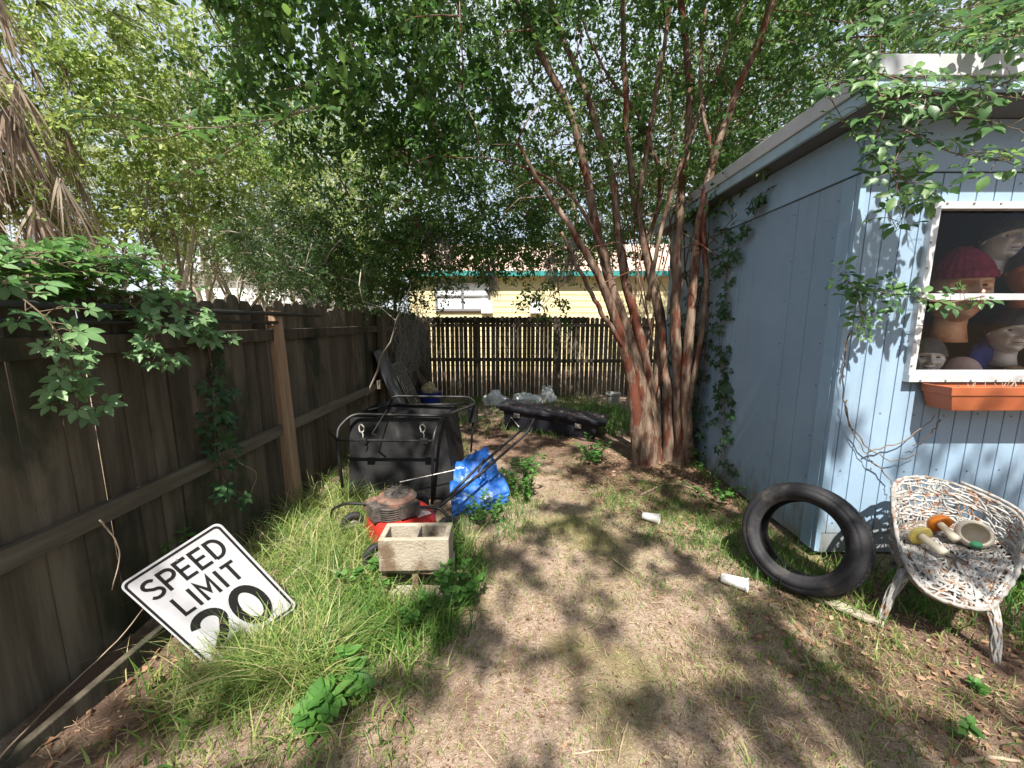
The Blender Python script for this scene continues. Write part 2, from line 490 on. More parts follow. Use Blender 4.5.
def ground_mat():
    m = bpy.data.materials.new('yard_dirt')
    m.use_nodes = True
    nt = m.node_tree
    N, L = nt.nodes, nt.links
    b = N['Principled BSDF']
    b.inputs['Roughness'].default_value = 0.95
    b.inputs['Specular IOR Level'].default_value = 0.15
    tc = N.new('ShaderNodeTexCoord')

    def nz(scale, det=8, off=0, rough=0.6):
        mp = N.new('ShaderNodeMapping'); mp.inputs['Location'].default_value = (off, off * 1.7, 0)
        L.new(tc.outputs['Object'], mp.inputs['Vector'])
        n = N.new('ShaderNodeTexNoise')
        n.inputs['Scale'].default_value = scale; n.inputs['Detail'].default_value = det; n.inputs['Roughness'].default_value = rough
        L.new(mp.outputs[0], n.inputs['Vector'])
        return n.outputs['Fac']

    def mix(src, lo, hi, a, c):
        r = N.new('ShaderNodeMapRange'); r.interpolation_type = 'SMOOTHSTEP'
        r.inputs['From Min'].default_value = lo; r.inputs['From Max'].default_value = hi
        L.new(src, r.inputs['Value'])
        x = N.new('ShaderNodeMix'); x.data_type = 'RGBA'
        L.new(r.outputs[0], x.inputs['Factor'])
        for s, v in ((x.inputs[6], a), (x.inputs[7], c)):
            if isinstance(v, tuple): s.default_value = (*v, 1)
            else: L.new(v, s)
        return x.outputs[2]

    c = mix(nz(2.2), 0.35, 0.65, (0.275, 0.195, 0.15), (0.36, 0.275, 0.215))
    c = mix(nz(14, 8, 3), 0.45, 0.7, c, (0.205, 0.14, 0.10))
    c = mix(nz(90, 4, 7), 0.5, 0.72, c, (0.42, 0.34, 0.26))
    c = mix(nz(160, 3, 9), 0.55, 0.68, c, (0.10, 0.068, 0.05))
    c = mix(nz(38, 6, 21), 0.54, 0.66, c, (0.155, 0.105, 0.075))
    c = mix(nz(1.1, 6, 12), 0.50, 0.68, c, (0.19, 0.165, 0.08))
    c = mix(nz(4.5, 8, 17), 0.54, 0.66, c, (0.17, 0.115, 0.085))
    sx = N.new('ShaderNodeSeparateXYZ'); L.new(tc.outputs['Object'], sx.inputs[0])
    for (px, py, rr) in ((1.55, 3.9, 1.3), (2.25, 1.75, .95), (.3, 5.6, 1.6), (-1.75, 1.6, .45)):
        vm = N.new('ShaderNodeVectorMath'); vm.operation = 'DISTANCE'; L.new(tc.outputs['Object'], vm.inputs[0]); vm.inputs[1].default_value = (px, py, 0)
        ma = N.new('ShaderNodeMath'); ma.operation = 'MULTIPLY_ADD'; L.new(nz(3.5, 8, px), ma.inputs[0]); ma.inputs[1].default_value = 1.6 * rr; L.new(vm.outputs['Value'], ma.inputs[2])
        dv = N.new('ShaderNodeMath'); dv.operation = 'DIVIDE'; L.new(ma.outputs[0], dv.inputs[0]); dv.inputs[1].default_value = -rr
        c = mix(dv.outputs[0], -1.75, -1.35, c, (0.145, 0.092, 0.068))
    L.new(c, b.inputs['Base Color'])
    add = N.new('ShaderNodeMath'); add.operation = 'ADD'
    L.new(nz(60, 8, 2, 0.7), add.inputs[0]); L.new(nz(9, 6, 5), add.inputs[1])
    bp = N.new('ShaderNodeBump'); bp.inputs['Strength'].default_value = 0.9; bp.inputs['Distance'].default_value = 0.02
    L.new(add.outputs[0], bp.inputs['Height']); L.new(bp.outputs[0], b.inputs['Normal'])
    return m


def splash(m):
    """mud splashed up the foot of a painted wall, with its own ragged edge"""
    N, L = m.node_tree.nodes, m.node_tree.links
    b = N['Principled BSDF']
    old = b.inputs['Base Color'].links[0].from_socket
    tc = N.new('ShaderNodeTexCoord')
    sp = N.new('ShaderNodeSeparateXYZ'); L.new(tc.outputs['Object'], sp.inputs[0])
    mp = N.new('ShaderNodeMapping'); mp.inputs['Scale'].default_value = (1, 1, .35); L.new(tc.outputs['Object'], mp.inputs[0])
    n = N.new('ShaderNodeTexNoise'); n.inputs['Scale'].default_value = 16; n.inputs['Detail'].default_value = 8; L.new(mp.outputs[0], n.inputs['Vector'])
    ad = N.new('ShaderNodeMath'); ad.operation = 'MULTIPLY_ADD'; L.new(n.outputs['Fac'], ad.inputs[0]); ad.inputs[1].default_value = -.9; L.new(sp.outputs['Z'], ad.inputs[2])
    r = N.new('ShaderNodeMapRange'); r.inputs['From Min'].default_value = -.42; r.inputs['From Max'].default_value = -.12; r.inputs['To Min'].default_value = .75; r.inputs['To Max'].default_value = 0
    L.new(ad.outputs[0], r.inputs['Value'])
    x = N.new('ShaderNodeMix'); x.data_type = 'RGBA'
    L.new(r.outputs[0], x.inputs['Factor']); L.new(old, x.inputs[6]); x.inputs[7].default_value = (.17, .15, .11, 1)
    n2 = N.new('ShaderNodeTexNoise'); n2.inputs['Scale'].default_value = 55; n2.inputs['Detail'].default_value = 3; L.new(tc.outputs['Object'], n2.inputs['Vector'])
    r2 = N.new('ShaderNodeMapRange'); r2.inputs['From Min'].default_value = .70; r2.inputs['From Max'].default_value = .76; L.new(n2.outputs['Fac'], r2.inputs['Value'])
    y = N.new('ShaderNodeMix'); y.data_type = 'RGBA'
    L.new(r2.outputs[0], y.inputs['Factor']); L.new(x.outputs[2], y.inputs[6]); y.inputs[7].default_value = (.10, .12, .13, 1)
    L.new(y.outputs[2], b.inputs['Base Color'])


splash(M['shed'])


# ------------------------------------------------------------------ ground
def ground():
    xs = np.concatenate([np.array([-300, -120, -60, -30, -16, -9, -5]), np.arange(-3, 4.01, 0.06), np.array([5, 7, 10, 16, 30, 60, 120, 300])])
    ys = np.concatenate([np.array([-300, -120, -60, -30, -15, -8, -4, -1]), np.arange(0, 9.01, 0.06), np.array([10, 12, 16, 24, 40, 80, 160, 300])])
    V = np.array([(x, y, gz(x, y) if abs(x) < 6 and -3 < y < 11 else 0.0) for x in xs for y in ys])
    n = len(ys)
    F = np.array([(i * n + j, (i + 1) * n + j, (i + 1) * n + j + 1, i * n + j + 1) for i in range(len(xs) - 1) for j in range(n - 1)])
    tag(fmesh('ground', V, F, ground_mat(), smooth=True), 'bare sandy dirt yard with patchy thin grass', 'ground', kind='structure')


ground()

# ------------------------------------------------------------------ side fence
FX = -1.95


def board_outline(w, h, dog=0.03):
    return [(-w / 2, 0), (w / 2, 0), (w / 2, h - dog), (w / 2 - dog, h), (-w / 2 + dog, h), (-w / 2, h - dog)]


def side_fence():
    t = thing('wooden_fence', 'tall dark weathered plank privacy fence with dog eared tops along the yard side', 'fence', (FX, 3.3, 0))
    mb = MB()
    y = -1.2
    while y < 8.42:
        w = rnd.uniform(0.128, 0.142)
        if 2.70 < y < 2.80: w = 0.11
        h = rnd.uniform(1.75, 1.83)
        lean = rnd.gauss(0, 0.0022)
        th = 0.017
        x = FX - 0.02 - th / 2 + rnd.gauss(0, 0.003)
        tw = rnd.gauss(0, 0.004)
        pts = []
        for (a, z) in board_outline(w, h, 0.028):
            pts.append((x + tw * a / 0.07 + (z - 0.9) * rnd.gauss(0, 0.001), y + w / 2 + a + lean * z, z - 0.03))
        mb.prism([pts[i] for i in range(6)], (th / 2, 0, 0), (-th / 2, 0, 0))
        y += w + (rnd.uniform(0.001, 0.005) if rnd.random() < 0.88 else rnd.uniform(0.006, 0.010))
    mb.build('slat_panel', M['fence'], t)
    for z, hh in ((1.50, 0.09), (0.70, 0.09)):
        for (a, b) in ((-1.2, 3.22), (3.36, 5.74), (5.86, 8.36)):
            q = MB()
            dz0, dz1 = rnd.uniform(-.015, .015), rnd.uniform(-.015, .015)
            q.prism([(FX - 0.015, a, z - hh / 2 + dz0), (FX + 0.025, a, z - hh / 2 + dz0), (FX + 0.025, a, z + hh / 2 + dz0), (FX - 0.015, a, z + hh / 2 + dz0)][::-1],
                    (0, 0, 0), (0, b - a, dz1 - dz0))
            q.build('rail', M['rail'] if z < 1 else M['fence'], t, bevel=0.004)
    q = MB()
    q.prism([(FX - 0.03, -.05, -.1), (FX + .085, -.05, -.1), (FX + .085, .06, -.1), (FX - .03, .06, -.1)], (0, 3.29, 0), (-0.045, 3.27, 1.79))
    tag(q.build('post', M['post'], t, bevel=0.008), 'bare reddish timber fence post with mossy top')
    for yy in (5.80, 8.42):
        q = MB(); q.box((FX + .035, yy, 0.85), (.09, .09, 1.7)); q.build('post', M['fence'], t, bevel=0.005)
    q = MB()
    q.box((FX + .06, 5.62, 0.72), (.05, .2, .12)); q.build('rail_block', M['rail'], t, bevel=.004)
    q = MB()
    q.prism([(-1.87, 0.3, -.05), (-1.835, 0.3, -.05), (-1.835, 0.3, .06), (-1.87, 0.3, .06)][::-1], (0, 0, -.02), (.075, 1.58, .02))
    tag(q.build('kick_board', M['fence'], t, bevel=.006), 'split grey board along the foot of the fence')


side_fence()


def back_fence():
    t = thing('back_fence', 'dark slatted picket fence with gaps in front of the yellow house', 'fence', (0.4, 8.5, 0))
    Y = 8.5
    mb = MB()
    x = -1.93
    while x < 3.6:
        w = rnd.uniform(0.078, 0.088)
        h = rnd.uniform(1.72, 1.75) if x < 1.62 else rnd.uniform(1.70, 1.76)
        r = w / 2
        top = [(r * math.cos(a), h - r + r * math.sin(a) * 1.1) for a in np.linspace(0, PI, 7)]
        o = [(-w / 2, 0), (w / 2, 0)] + top
        ln = rnd.gauss(0, 0.004)
        mb.prism([(x + w / 2 + a + ln * z, 0, z - .02) for a, z in o], (0, Y + .02, 0), (0, Y + .036, 0))
        x += w + (rnd.uniform(0.010, 0.021) if not -0.55 < x < 0.75 else rnd.uniform(.002, .02))
    mb.build('slat_panel', M['fence_back'], t)
    for (z, hh, a, b, m) in ((1.635, .12, -1.93, 1.6, 'fence'), (1.53, .07, -1.93, 3.6, 'fence_back'), (0.80, .075, -1.93, .88, 'fence_back'), (0.77, .075, 1.02, 3.6, 'fence_back')):
        q = MB(); q.box(((a + b) / 2, Y - (.005 if hh < .1 else .018), z), (b - a, .04 if hh < .1 else .03, hh)); q.build('rail', M[m], t, bevel=.004)
    q = MB(); q.box((0.95, Y - .06, 0.83), (.13, .09, 1.68)); q.build('post', M['fence_back'], t, bevel=.006)
    q = MB(); q.box((-1.82, Y - .06, 0.83), (.10, .09, 1.68)); q.build('post', M['fence_back'], t, bevel=.006)


back_fence()

# ------------------------------------------------------------------ yellow house and white neighbour
def yellow_house():
    t = thing('yellow_house', 'pale yellow lap sided house with teal gutter behind the back fence', 'house', (1.5, 13, 0))
    Y, x0, x1, top = 13.0, -3.3, 9.0, 3.05
    wx0, wx1, wz0, wz1 = P(437, 310, Y).x, P(489, 310, Y).x, P(460, 310, Y).z, P(460, 282, Y).z
    mb = MB()
    z = 0.0
    while z < top:
        z2 = min(z + 0.19, top)
        segs = [(x0, x1)]
        if z2 > wz0 and z < wz1: segs = [(x0, wx0), (wx1, x1)]
        for a, b in segs:
            mb.add([(a, Y - .022, z), (b, Y - .022, z), (b, Y - .004, z2), (a, Y - .004, z2), (a, Y, z), (b, Y, z)],
                   [(0, 1, 2, 3), (4, 5, 1, 0)])
        z = z2
    mb.box(((x0 + x1) / 2, Y + 3, top / 2), (x1 - x0, 5.98, top - .02))
    mb.build('wall', M['siding'], t)
    q = MB()
    w = .07
    q.box(((wx0 + wx1) / 2, Y - .05, wz1), (wx1 - wx0 + w, .08, w)); q.box(((wx0 + wx1) / 2, Y - .05, wz0), (wx1 - wx0 + w, .08, w))
    q.box((wx0, Y - .05, (wz0 + wz1) / 2), (w, .08, wz1 - wz0 - w)); q.box((wx1, Y - .05, (wz0 + wz1) / 2), (w, .08, wz1 - wz0 - w))
    q.box(((wx0 + wx1) / 2, Y - .045, (wz0 + wz1) / 2), (w * 1.2, .05, wz1 - wz0 - w))
    q.box(((wx0 + wx1) / 2, Y - .035, (wz0 + wz1) / 2), (wx1 - wx0 - w, .05, w * .7))
    wf = q.build('window', M['greyframe'], t)
    q = MB(); q.box(((wx0 + wx1) / 2, Y - .012, (wz0 + wz1) / 2), (wx1 - wx0 - .01, .016, wz1 - wz0 - .01)); q.build('pane', M['blind'], wf)
    for u in (487, 536):
        c = P(u, 305, Y - .12)
        q = MB(); q.box((c.x, Y - .12, c.z - .06), (.36, .18, .42)); q.build('meter_box', M['whiteplastic'], t, bevel=.02)
    q = MB()
    q.prism([(0, Y - .2, top), (0, Y + 3.5, top + 1.5), (0, Y + 7, top), (0, Y + 7, top + .08), (0, Y + 3.5, top + 1.62), (0, Y - .2, top + .12)], (x0 - .4, 0, 0), (x1 + .4, 0, 0))
    rf = q.build('roof', M['shingle'], t)
    q = MB(); q.box(((x0 + x1) / 2, Y - .26, top + .05), (x1 - x0 + .8, .1, .15)); q.build('gutter', M['teal'], rf)
    q = MB(); q.box(((x0 + x1) / 2, Y - .11, top - .03), (x1 - x0 + .8, .17, .03)); q.build('soffit', M['siding'], rf)
    q = MB()
    for u in (548, 556):
        x = P(u, 290, Y).x
        q.tube([(x, Y - .06, .4), (x, Y - .06, top - .05)], .025, 6)
    q.build('downpipe', M['siding'], t)


yellow_house()


def white_house():
    t = thing('white_house', 'small white house with grey gable roof glimpsed over the plank fence', 'house', (-9, 17.5, 0))
    q = MB(); q.box((-10.6, 19.5, 1.8), (7, 5, 3.6)); q.build('wall', M['housewhite'], t)
    q = MB()
    q.prism([(0, 16.6, 3.6), (0, 22.4, 3.6), (0, 19.5, 5.2)][::-1], (-14.4, 0, 0), (-6.8, 0, 0))
    q.build('roof', M['houseroof'], t)
    q = MB(); q.box((-8.3, 16.97, 2.2), (1.1, .06, 1.2)); wf = q.build('window', M['housewhite'], t)
    q = MB(); q.box((-8.3, 16.93, 2.2), (.9, .04, 1.0)); q.build('pane', M['greyframe'], wf)


white_house()

# ------------------------------------------------------------------ shed
SX, SY = 2.10, 2.53
WX0, WX1, WZ0, WZ1 = 2.545, 3.62, 1.245, 2.29


def shed():
    t = thing('blue_shed', 'light blue grooved panel shed with flat overhanging roof and one window', 'shed', (SX + 2, SY + 2.5, 0))
    # front wall, grooves modelled; the window opening is left out
    def front(z0, z1, a, b):
        mb = MB()
        prof = [(a, SY)]
        x = SX + 0.06
        while x < b:
            for (dx, dy) in ((-.004, 0), (-.003, .007), (.003, .007), (.004, 0)):
                if a < x + dx < b: prof.append((x + dx, SY + dy))
            x += 0.107
        prof.append((b, SY))
        n = len(prof)
        vs = [(p[0], p[1], z0) for p in prof] + [(p[0], p[1], z1) for p in prof]
        fs = [(i, i + 1, n + i + 1, n + i) for i in range(n - 1)]
        mb.add(vs, fs, 0.5)
        return mb
    X1 = 7.2
    mb = MB()
    for (z0, z1, a, b) in ((0.165, WZ0, SX + .002, X1), (WZ1, 2.48, SX + .002, X1), (WZ0, WZ1, SX + .002, WX0), (WZ0, WZ1, WX1, X1)):
        o = front(z0, z1, a, b)
        mb.add(o.v, o.f, 0.5)
    mb.add([(SX + .002, SY + .004, 0.02), (X1, SY + .004, 0.02), (X1, SY + .004, .158), (SX + .002, SY + .004, .158)], [(0, 1, 2, 3)], .4)
    mb.add([(SX, SY + .012, .03), (X1, SY + .012, .03), (X1, SY + .012, .3), (SX, SY + .012, .3)], [(0, 1, 2, 3)], .4)
    mb.box(((SX + X1) / 2, SY + .0, 2.628), (X1 - SX - .002, .03, .281))
    for x in np.arange(2.2, 4.2, .214):
        for z in (.24, .62, 1.0, 2.42): mb.box((x + rnd.gauss(0, .006), SY - .001, z + rnd.gauss(0, .01)), (.009, .004, .009), m=1)
    mb.build('front_wall', [M['shed'], M['nail']], t)
    # side wall
    mb = MB()
    ys = [SY]
    for g in (2.66, 2.86, 3.06, 3.75, 3.80, 4.97, 5.0):
        ys += [g - .003, g - .002, g + .002, g + .003]
    ys.append(5.45)
    dep = [0]
    for _ in range((len(ys) - 2) // 4): dep += [0, .006, .006, 0]
    dep.append(0)
    n = len(ys)
    mb.add([(SX + d, y, 0.04) for y, d in zip(ys, dep)] + [(SX + d, y, 2.48) for y, d in zip(ys, dep)], [(i + 1, i, n + i, n + i + 1) for i in range(n - 1)], .5)
    for y in (2.70, 3.10, 3.72, 3.84, 4.40, 4.94):
        for z in np.arange(.2, 2.45, .31): mb.box((SX - .001, y + rnd.gauss(0, .008), z + rnd.gauss(0, .03)), (.004, .009, .009), m=1)
    mb.build('side_wall', [M['shed'], M['nail']], t)
    q = MB(); q.box((SX + .001, (SY + 5.45) / 2 + .01, 2.628), (.034, 5.43 - SY, .284)); q.build('frieze', M['shed_trim'], t, bevel=.003)
    q = MB(); q.box((SX + .005, SY + .005, 1.255), (.035, .035, 2.44)); q.box((SX - .004, SY + .075, 1.255), (.02, .10, 2.44)); q.build('corner_trim', M['shed_trim'], t, bevel=.003)
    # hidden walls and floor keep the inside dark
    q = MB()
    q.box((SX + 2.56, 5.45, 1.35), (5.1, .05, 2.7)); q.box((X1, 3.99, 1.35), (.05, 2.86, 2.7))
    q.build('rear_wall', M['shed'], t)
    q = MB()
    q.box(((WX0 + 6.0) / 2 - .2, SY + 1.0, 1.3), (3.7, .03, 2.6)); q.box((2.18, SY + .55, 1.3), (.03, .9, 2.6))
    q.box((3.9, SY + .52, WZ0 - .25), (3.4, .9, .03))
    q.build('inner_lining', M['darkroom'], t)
    # roof
    q = MB(); q.box((4.7, 3.98, 2.895), (5.56, 3.42, .08)); rf = q.build('roof', M['roofing'], t)
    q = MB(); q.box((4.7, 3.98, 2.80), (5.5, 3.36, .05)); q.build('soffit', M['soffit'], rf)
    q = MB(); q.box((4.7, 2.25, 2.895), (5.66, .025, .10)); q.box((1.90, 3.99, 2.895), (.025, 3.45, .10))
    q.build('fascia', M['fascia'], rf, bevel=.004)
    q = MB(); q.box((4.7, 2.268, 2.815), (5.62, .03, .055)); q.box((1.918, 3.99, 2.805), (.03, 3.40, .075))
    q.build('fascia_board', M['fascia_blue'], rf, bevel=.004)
    # window
    q = MB()
    cx, cz = (WX0 + WX1) / 2, (WZ0 + WZ1) / 2
    fw = .042
    q.box((cx, SY - .012, WZ1), (WX1 - WX0 + fw, .05, fw)); q.box((cx, SY - .016, WZ0), (WX1 - WX0 + fw, .06, fw * 1.1))
    q.box((WX0, SY - .012, cz), (fw, .05, WZ1 - WZ0 - fw)); q.box((WX1, SY - .012, cz), (fw, .05, WZ1 - WZ0 - fw))
    for x in np.arange(WX0, WX1, .16):
        for z in (WZ0 - .012, WZ1 + .008): q.box((x + .05, SY - (.047 if z < 2 else .038), z), (.012, .006, .012), m=1)
    for z in np.arange(WZ0 + .08, WZ1, .15): q.box((WX0 - .012, SY - .038, z), (.012, .006, .012), m=1)
    wf = q.build('window', [M['alu'], M['steel']], t, bevel=.002)
    zr = 1.755
    q = MB(); q.box((cx, SY + .002, zr), (WX1 - WX0 - fw, .03, .04)); q.box((cx, SY + .005, WZ0 + .035), (WX1 - WX0 - fw, .02, .03))
    q.box((WX0 + .032, SY + .005, (zr + WZ0) / 2), (.02, .02, zr - WZ0 - .06)); q.box((WX0 + .028, SY + .012, (zr + WZ1) / 2), (.014, .02, WZ1 - zr - .06))
    q.build('sash', M['alu'], wf, bevel=.002)
    q = MB()
    q.add([(WX0 + .02, SY + .006, WZ0 + .05), (WX1 - .02, SY + .006, WZ0 + .05), (WX1 - .02, SY + .006, zr - .02), (WX0 + .02, SY + .006, zr - .02)], [(0, 1, 2, 3)])
    q.build('pane', M['glass'], wf)
    q = MB()
    q.add([(WX0 + .02, SY + .014, zr + .02), (WX1 - .02, SY + .014, zr + .02), (WX1 - .02, SY + .014, WZ1 - .02), (WX0 + .02, SY + .014, WZ1 - .02)], [(0, 1, 2, 3)])
    q.build('pane', M['glass'], wf)


shed()


def flower_box():
    t = thing('flower_box', 'terracotta coloured window box of dry soil under the shed window', 'planter', (3.1, 2.44, 1.1))
    x0, x1 = 2.62, 3.75
    zt, zb, yf, yb = 1.215, 1.065, 2.32, 2.505
    q = MB()
    def ring(s, z, inset=0.0):
        return [(x0 + .06 * (1 - s) + inset, yf + .035 * (1 - s) + inset, z), (x1 - .06 * (1 - s) - inset, yf + .035 * (1 - s) + inset, z), (x1 - .06 * (1 - s) - inset, yb - inset * .5, z), (x0 + .06 * (1 - s) + inset, yb - inset * .5, z)]
    rings = [ring(0, zb), ring(.62, zb + .095), ring(.78, zb + .097), ring(1, zt), ring(1.0, zt, .012), ring(.7, zt - .05, .02)]
    vs = [p for r_ in rings for p in r_]
    fs = [(3, 2, 1, 0)]
    for k in range(len(rings) - 1):
        for i in range(4): fs.append((k * 4 + i, k * 4 + (i + 1) % 4, (k + 1) * 4 + (i + 1) % 4, (k + 1) * 4 + i))
    q.add(vs, fs)
    q.build('trough', M['terracotta'], t, bevel=.004)
    q = MB()
    q.grid(lambda u, v: (x0 + .03 + u * (x1 - x0 - .06), yf + .025 + v * (yb - yf - .045), zt - .025 + .02 * mnoise.noise(Vector((u * 30, v * 6, 0)))), 40, 8)
    SOIL = q
    for i in range(40):
        x = rnd.uniform(2.8, x1 - .05); y = rnd.uniform(yf + .03, yb - .03)
        SOIL.tube([(x, y, zt - .06), (x + rnd.uniform(-.03, .03), y + rnd.uniform(-.03, .03), zt + rnd.uniform(0, .04))], .002, 4, m=1)
    SOIL.build('soil', [M['soil'], M['stick']], t, smooth=True)


flower_box()


# ------------------------------------------------------------------ display heads behind the window
def head(label, loc, s, skin, hair=None, yaw=0.0, pitch=0.0, hat=None, name='display_mask'):
    t = thing(name, label, 'mask', loc, 'display masks in the shed window')
    R = Matrix.Rotation(yaw, 3, 'Z') @ Matrix.Rotation(pitch, 3, 'X')
    base = Vector(loc)

    def surf(a, z):
        # a: angle round the head from the face (-y), z in [-1, 1]
        c = max(0.0, 1 - abs(z) ** 2.3) ** .5
        fr = max(0.0, math.cos(a))
        jaw = max(0, -z - .1)
        x = .74 * c * (1.0 - .42 * jaw ** 1.2 * (.4 + .6 * fr)) * math.sin(a)
        y = -0.90 * c * math.cos(a) * (1 - .10 * jaw)
        zz = 1.14 * z
        def g(ax, az, sa, sz): return math.exp(-((x - ax) / sa) ** 2 - ((zz - az) / sz) ** 2) * (1 if fr > 0 else 0)
        y -= .17 * g(0, .10, .085, .17) + .30 * g(0, -.14, .115, .12) + .10 * (g(.13, -.19, .07, .07) + g(-.13, -.19, .07, .07))
        y += .24 * (g(.29, .10, .15, .10) + g(-.29, .10, .15, .10))
        y -= .10 * (g(.30, .27, .24, .07) + g(-.30, .27, .24, .07))
        y -= .12 * (g(.40, -.16, .17, .15) + g(-.40, -.16, .17, .15))
        y += .07 * (g(.26, -.42, .07, .2) + g(-.26, -.42, .07, .2))
        y -= .11 * g(0, -.44, .19, .045) + .10 * g(0, -.57, .15, .05)
        y += .09 * g(0, -.505, .22, .028) + .05 * g(0, -.68, .18, .05)
        y -= .16 * g(0, -.84, .2, .13)
        y += .012 * mnoise.noise(Vector((x * 9, zz * 9, s * 100))) * fr
        return Vector((x, y, zz))

    def T(v): return base + R @ (v * s)
    q = MB()
    q.grid(lambda u, v: T(surf((u - .5) * 2 * PI + 1e-4, -0.995 + 1.99 * v)), 110, 90, wrap=True)
    q.tube([T(Vector((0, .15, -1.7))), T(Vector((0, .12, -1.2))), T(Vector((0, .08, -.6)))], [.52 * s, .42 * s, .42 * s], 20)
    for sx in (-1, 1):
        q.lathe([(0.0, 0), (.16 * s, .0), (.2 * s, .05 * s), (.12 * s, .09 * s), (0, .06 * s)], 12,
                Matrix.Translation(T(Vector((.73 * sx, .08, 0)))) @ (R @ Matrix.Rotation(sx * PI / 2, 3, 'Y')).to_4x4())
    q.build('face', skin, t, smooth=True)
    for sx in (-1, 1):
        e = MB()
        c = surf(sx * .40, .09) + Vector((0, .0, 0))
        e.lathe([(0.001, -.06 * s), (.12 * s, -.03 * s), (.165 * s, 0), (.12 * s, .035 * s), (.001, .05 * s)], 14,
                Matrix.Translation(T(c)) @ (R @ Matrix.Rotation(PI / 2, 3, 'X') @ Matrix.Diagonal((1, .55, 1))).to_4x4())
        e.build('eye', M['signblack'], t, smooth=True)
    e = MB()
    e.tube([T(surf(a, -.445) + Vector((0, -.012, .015 * math.cos(a * 14)))) for a in np.linspace(-.27, .27, 9)], [.012 * s, .03 * s, .04 * s, .045 * s, .04 * s, .045 * s, .04 * s, .03 * s, .012 * s], 8)
    e.build('lips', M['lips'], t, smooth=True)
    if hair is not None:
        e = MB()
        def hs(u, v):
            a = (u - .5) * 2 * PI
            lo = 0.42 * max(0, math.cos(a)) - .55 * max(0, -math.cos(a)) - .1
            z = lo + (0.998 - lo) * v
            c = math.sqrt(max(0, 1 - z * z))
            k = 1.07 + .05 * mnoise.noise(Vector((u * 40, v * 3, s * 50)))
            return T(Vector((.78 * c * math.sin(a) * k, -.93 * c * math.cos(a) * k, 1.13 * z * 1.03)))
        e.grid(hs, 60, 18, wrap=True)
        e.build('hair', hair, t, smooth=True)
    if hat is not None:
        e = MB()
        def hh(u, v):
            a = (u - .5) * 2 * PI
            z = .36 + 1.05 * v
            c = max(.02, math.cos(v * PI / 2 * .97)) ** .62
            k = 1.03 + .02 * math.sin(a * 26) + (.07 if v < .2 else 0) + .10 * v * mnoise.noise(Vector((math.cos(a) * 2, math.sin(a) * 2, v * 3)))
            return T(Vector((.74 * c * math.sin(a) * k, -.92 * c * math.cos(a) * k, z - .04 * math.cos(a))))
        e.grid(hh, 96, 22, wrap=True)
        e.build('knit_hat', hat, t, smooth=True)
    return t


M['skin_warm'] = mat('warm_latex', (0.90, 0.58, 0.38), 0.5, var=(0.62, 0.26, 0.12), scale=7, second=(.34, .12, .06), sscale=7, slo=.56, shi=.7)
M['skin_pale'] = mat('pale_latex', (0.86, 0.83, 0.80), 0.5, var=(0.68, 0.62, 0.58), scale=7, second=(.34, .28, .26), sscale=8, slo=.6, shi=.75)
M['skin_pink'] = mat('pink_latex', (0.80, 0.58, 0.54), 0.5, var=(0.66, 0.45, 0.41), scale=6, second=(.4, .22, .2), sscale=8, slo=.6, shi=.75)
M['skin_orange'] = mat('orange_latex', (0.60, 0.21, 0.07), 0.55, var=(0.48, 0.14, 0.05), scale=6)
M['hair_brown'] = mat('brown_hair', (0.05, 0.035, 0.028), 0.6, var=(0.09, 0.065, 0.05), scale=25)
M['hair_grey'] = mat('grey_hair', (0.17, 0.16, 0.15), 0.6, var=(0.1, 0.1, 0.1), scale=25)
M['maroon'] = mat('maroon_knit', (0.30, 0.025, 0.06), 0.85, var=(0.18, 0.012, 0.04), scale=30)
M['bluecloth'] = mat('blue_cloth', (0.04, 0.08, 0.36), 0.8, var=(0.03, 0.05, 0.24), scale=8, bump=.4)
M['tancloth'] = mat('tan_cloth', (0.36, 0.24, 0.14), 0.85, var=(0.28, 0.18, 0.1), scale=8, bump=.4)
M['lips'] = mat('lip_colour', (0.26, 0.085, 0.07), 0.5)


def window_display():
    def at(u, v, y): return tuple(P(u, v, y))
    head('large tan faced mask in a maroon knit hat behind the upper pane', at(957, 290, 2.77), .205, M['skin_warm'], hat=M['maroon'], yaw=-.35)
    head('pale mask with grey hair beside the maroon hat, partly behind the meeting rail', at(1002, 240, 2.86), .135, M['skin_pale'], hair=M['hair_grey'], yaw=-.2)
    head('orange faced mask by blue cloth in the upper pane', at(1030, 272, 2.74), .14, M['skin_orange'], hair=M['hair_brown'], yaw=-.6)
    head('pale mask with brown hair turned sideways in the lower pane', at(1010, 332, 2.70), .135, M['skin_pale'], hair=M['hair_brown'], yaw=-.45)
    head('whitish mask with grey hair low in the corner of the lower pane', at(926, 358, 2.69), .12, M['skin_pale'], hair=M['hair_grey'], yaw=-.6)
    head('bald pinkish mask peeking over the bottom of the window', at(960, 378, 2.69), .13, M['skin_pink'], yaw=-.3)
    for (u, v, y, w, h, m, lab) in ((985, 362, 2.80, .13, .16, 'bluecloth', 'crumpled blue cloth between two masks in the lower pane'),
                                    (1024, 232, 2.92, .10, .26, 'bluecloth', 'blue cloth hanging beside the pale mask in the upper pane'),
                                    (1013, 380, 2.64, .13, .09, 'tancloth', 'bundled tan cloth at the bottom of the window')):
        c = P(u, v, y)
        q = MB()
        def fn(a, b):
            th, ph = a * 2 * PI, (b - .5) * PI * .99
            d = Vector((math.cos(th) * math.cos(ph), math.sin(th) * math.cos(ph), math.sin(ph)))
            k = 1 + .28 * mnoise.noise(d * 2.2 + c) + .1 * mnoise.noise(d * 6)
            return c + Vector((d.x * w * k, d.y * .07 * k, d.z * h * k))
        q.grid(fn, 40, 24, wrap=True)
        tag(q.build('folded_cloth', M[m], smooth=True), lab, 'cloth')


window_display()

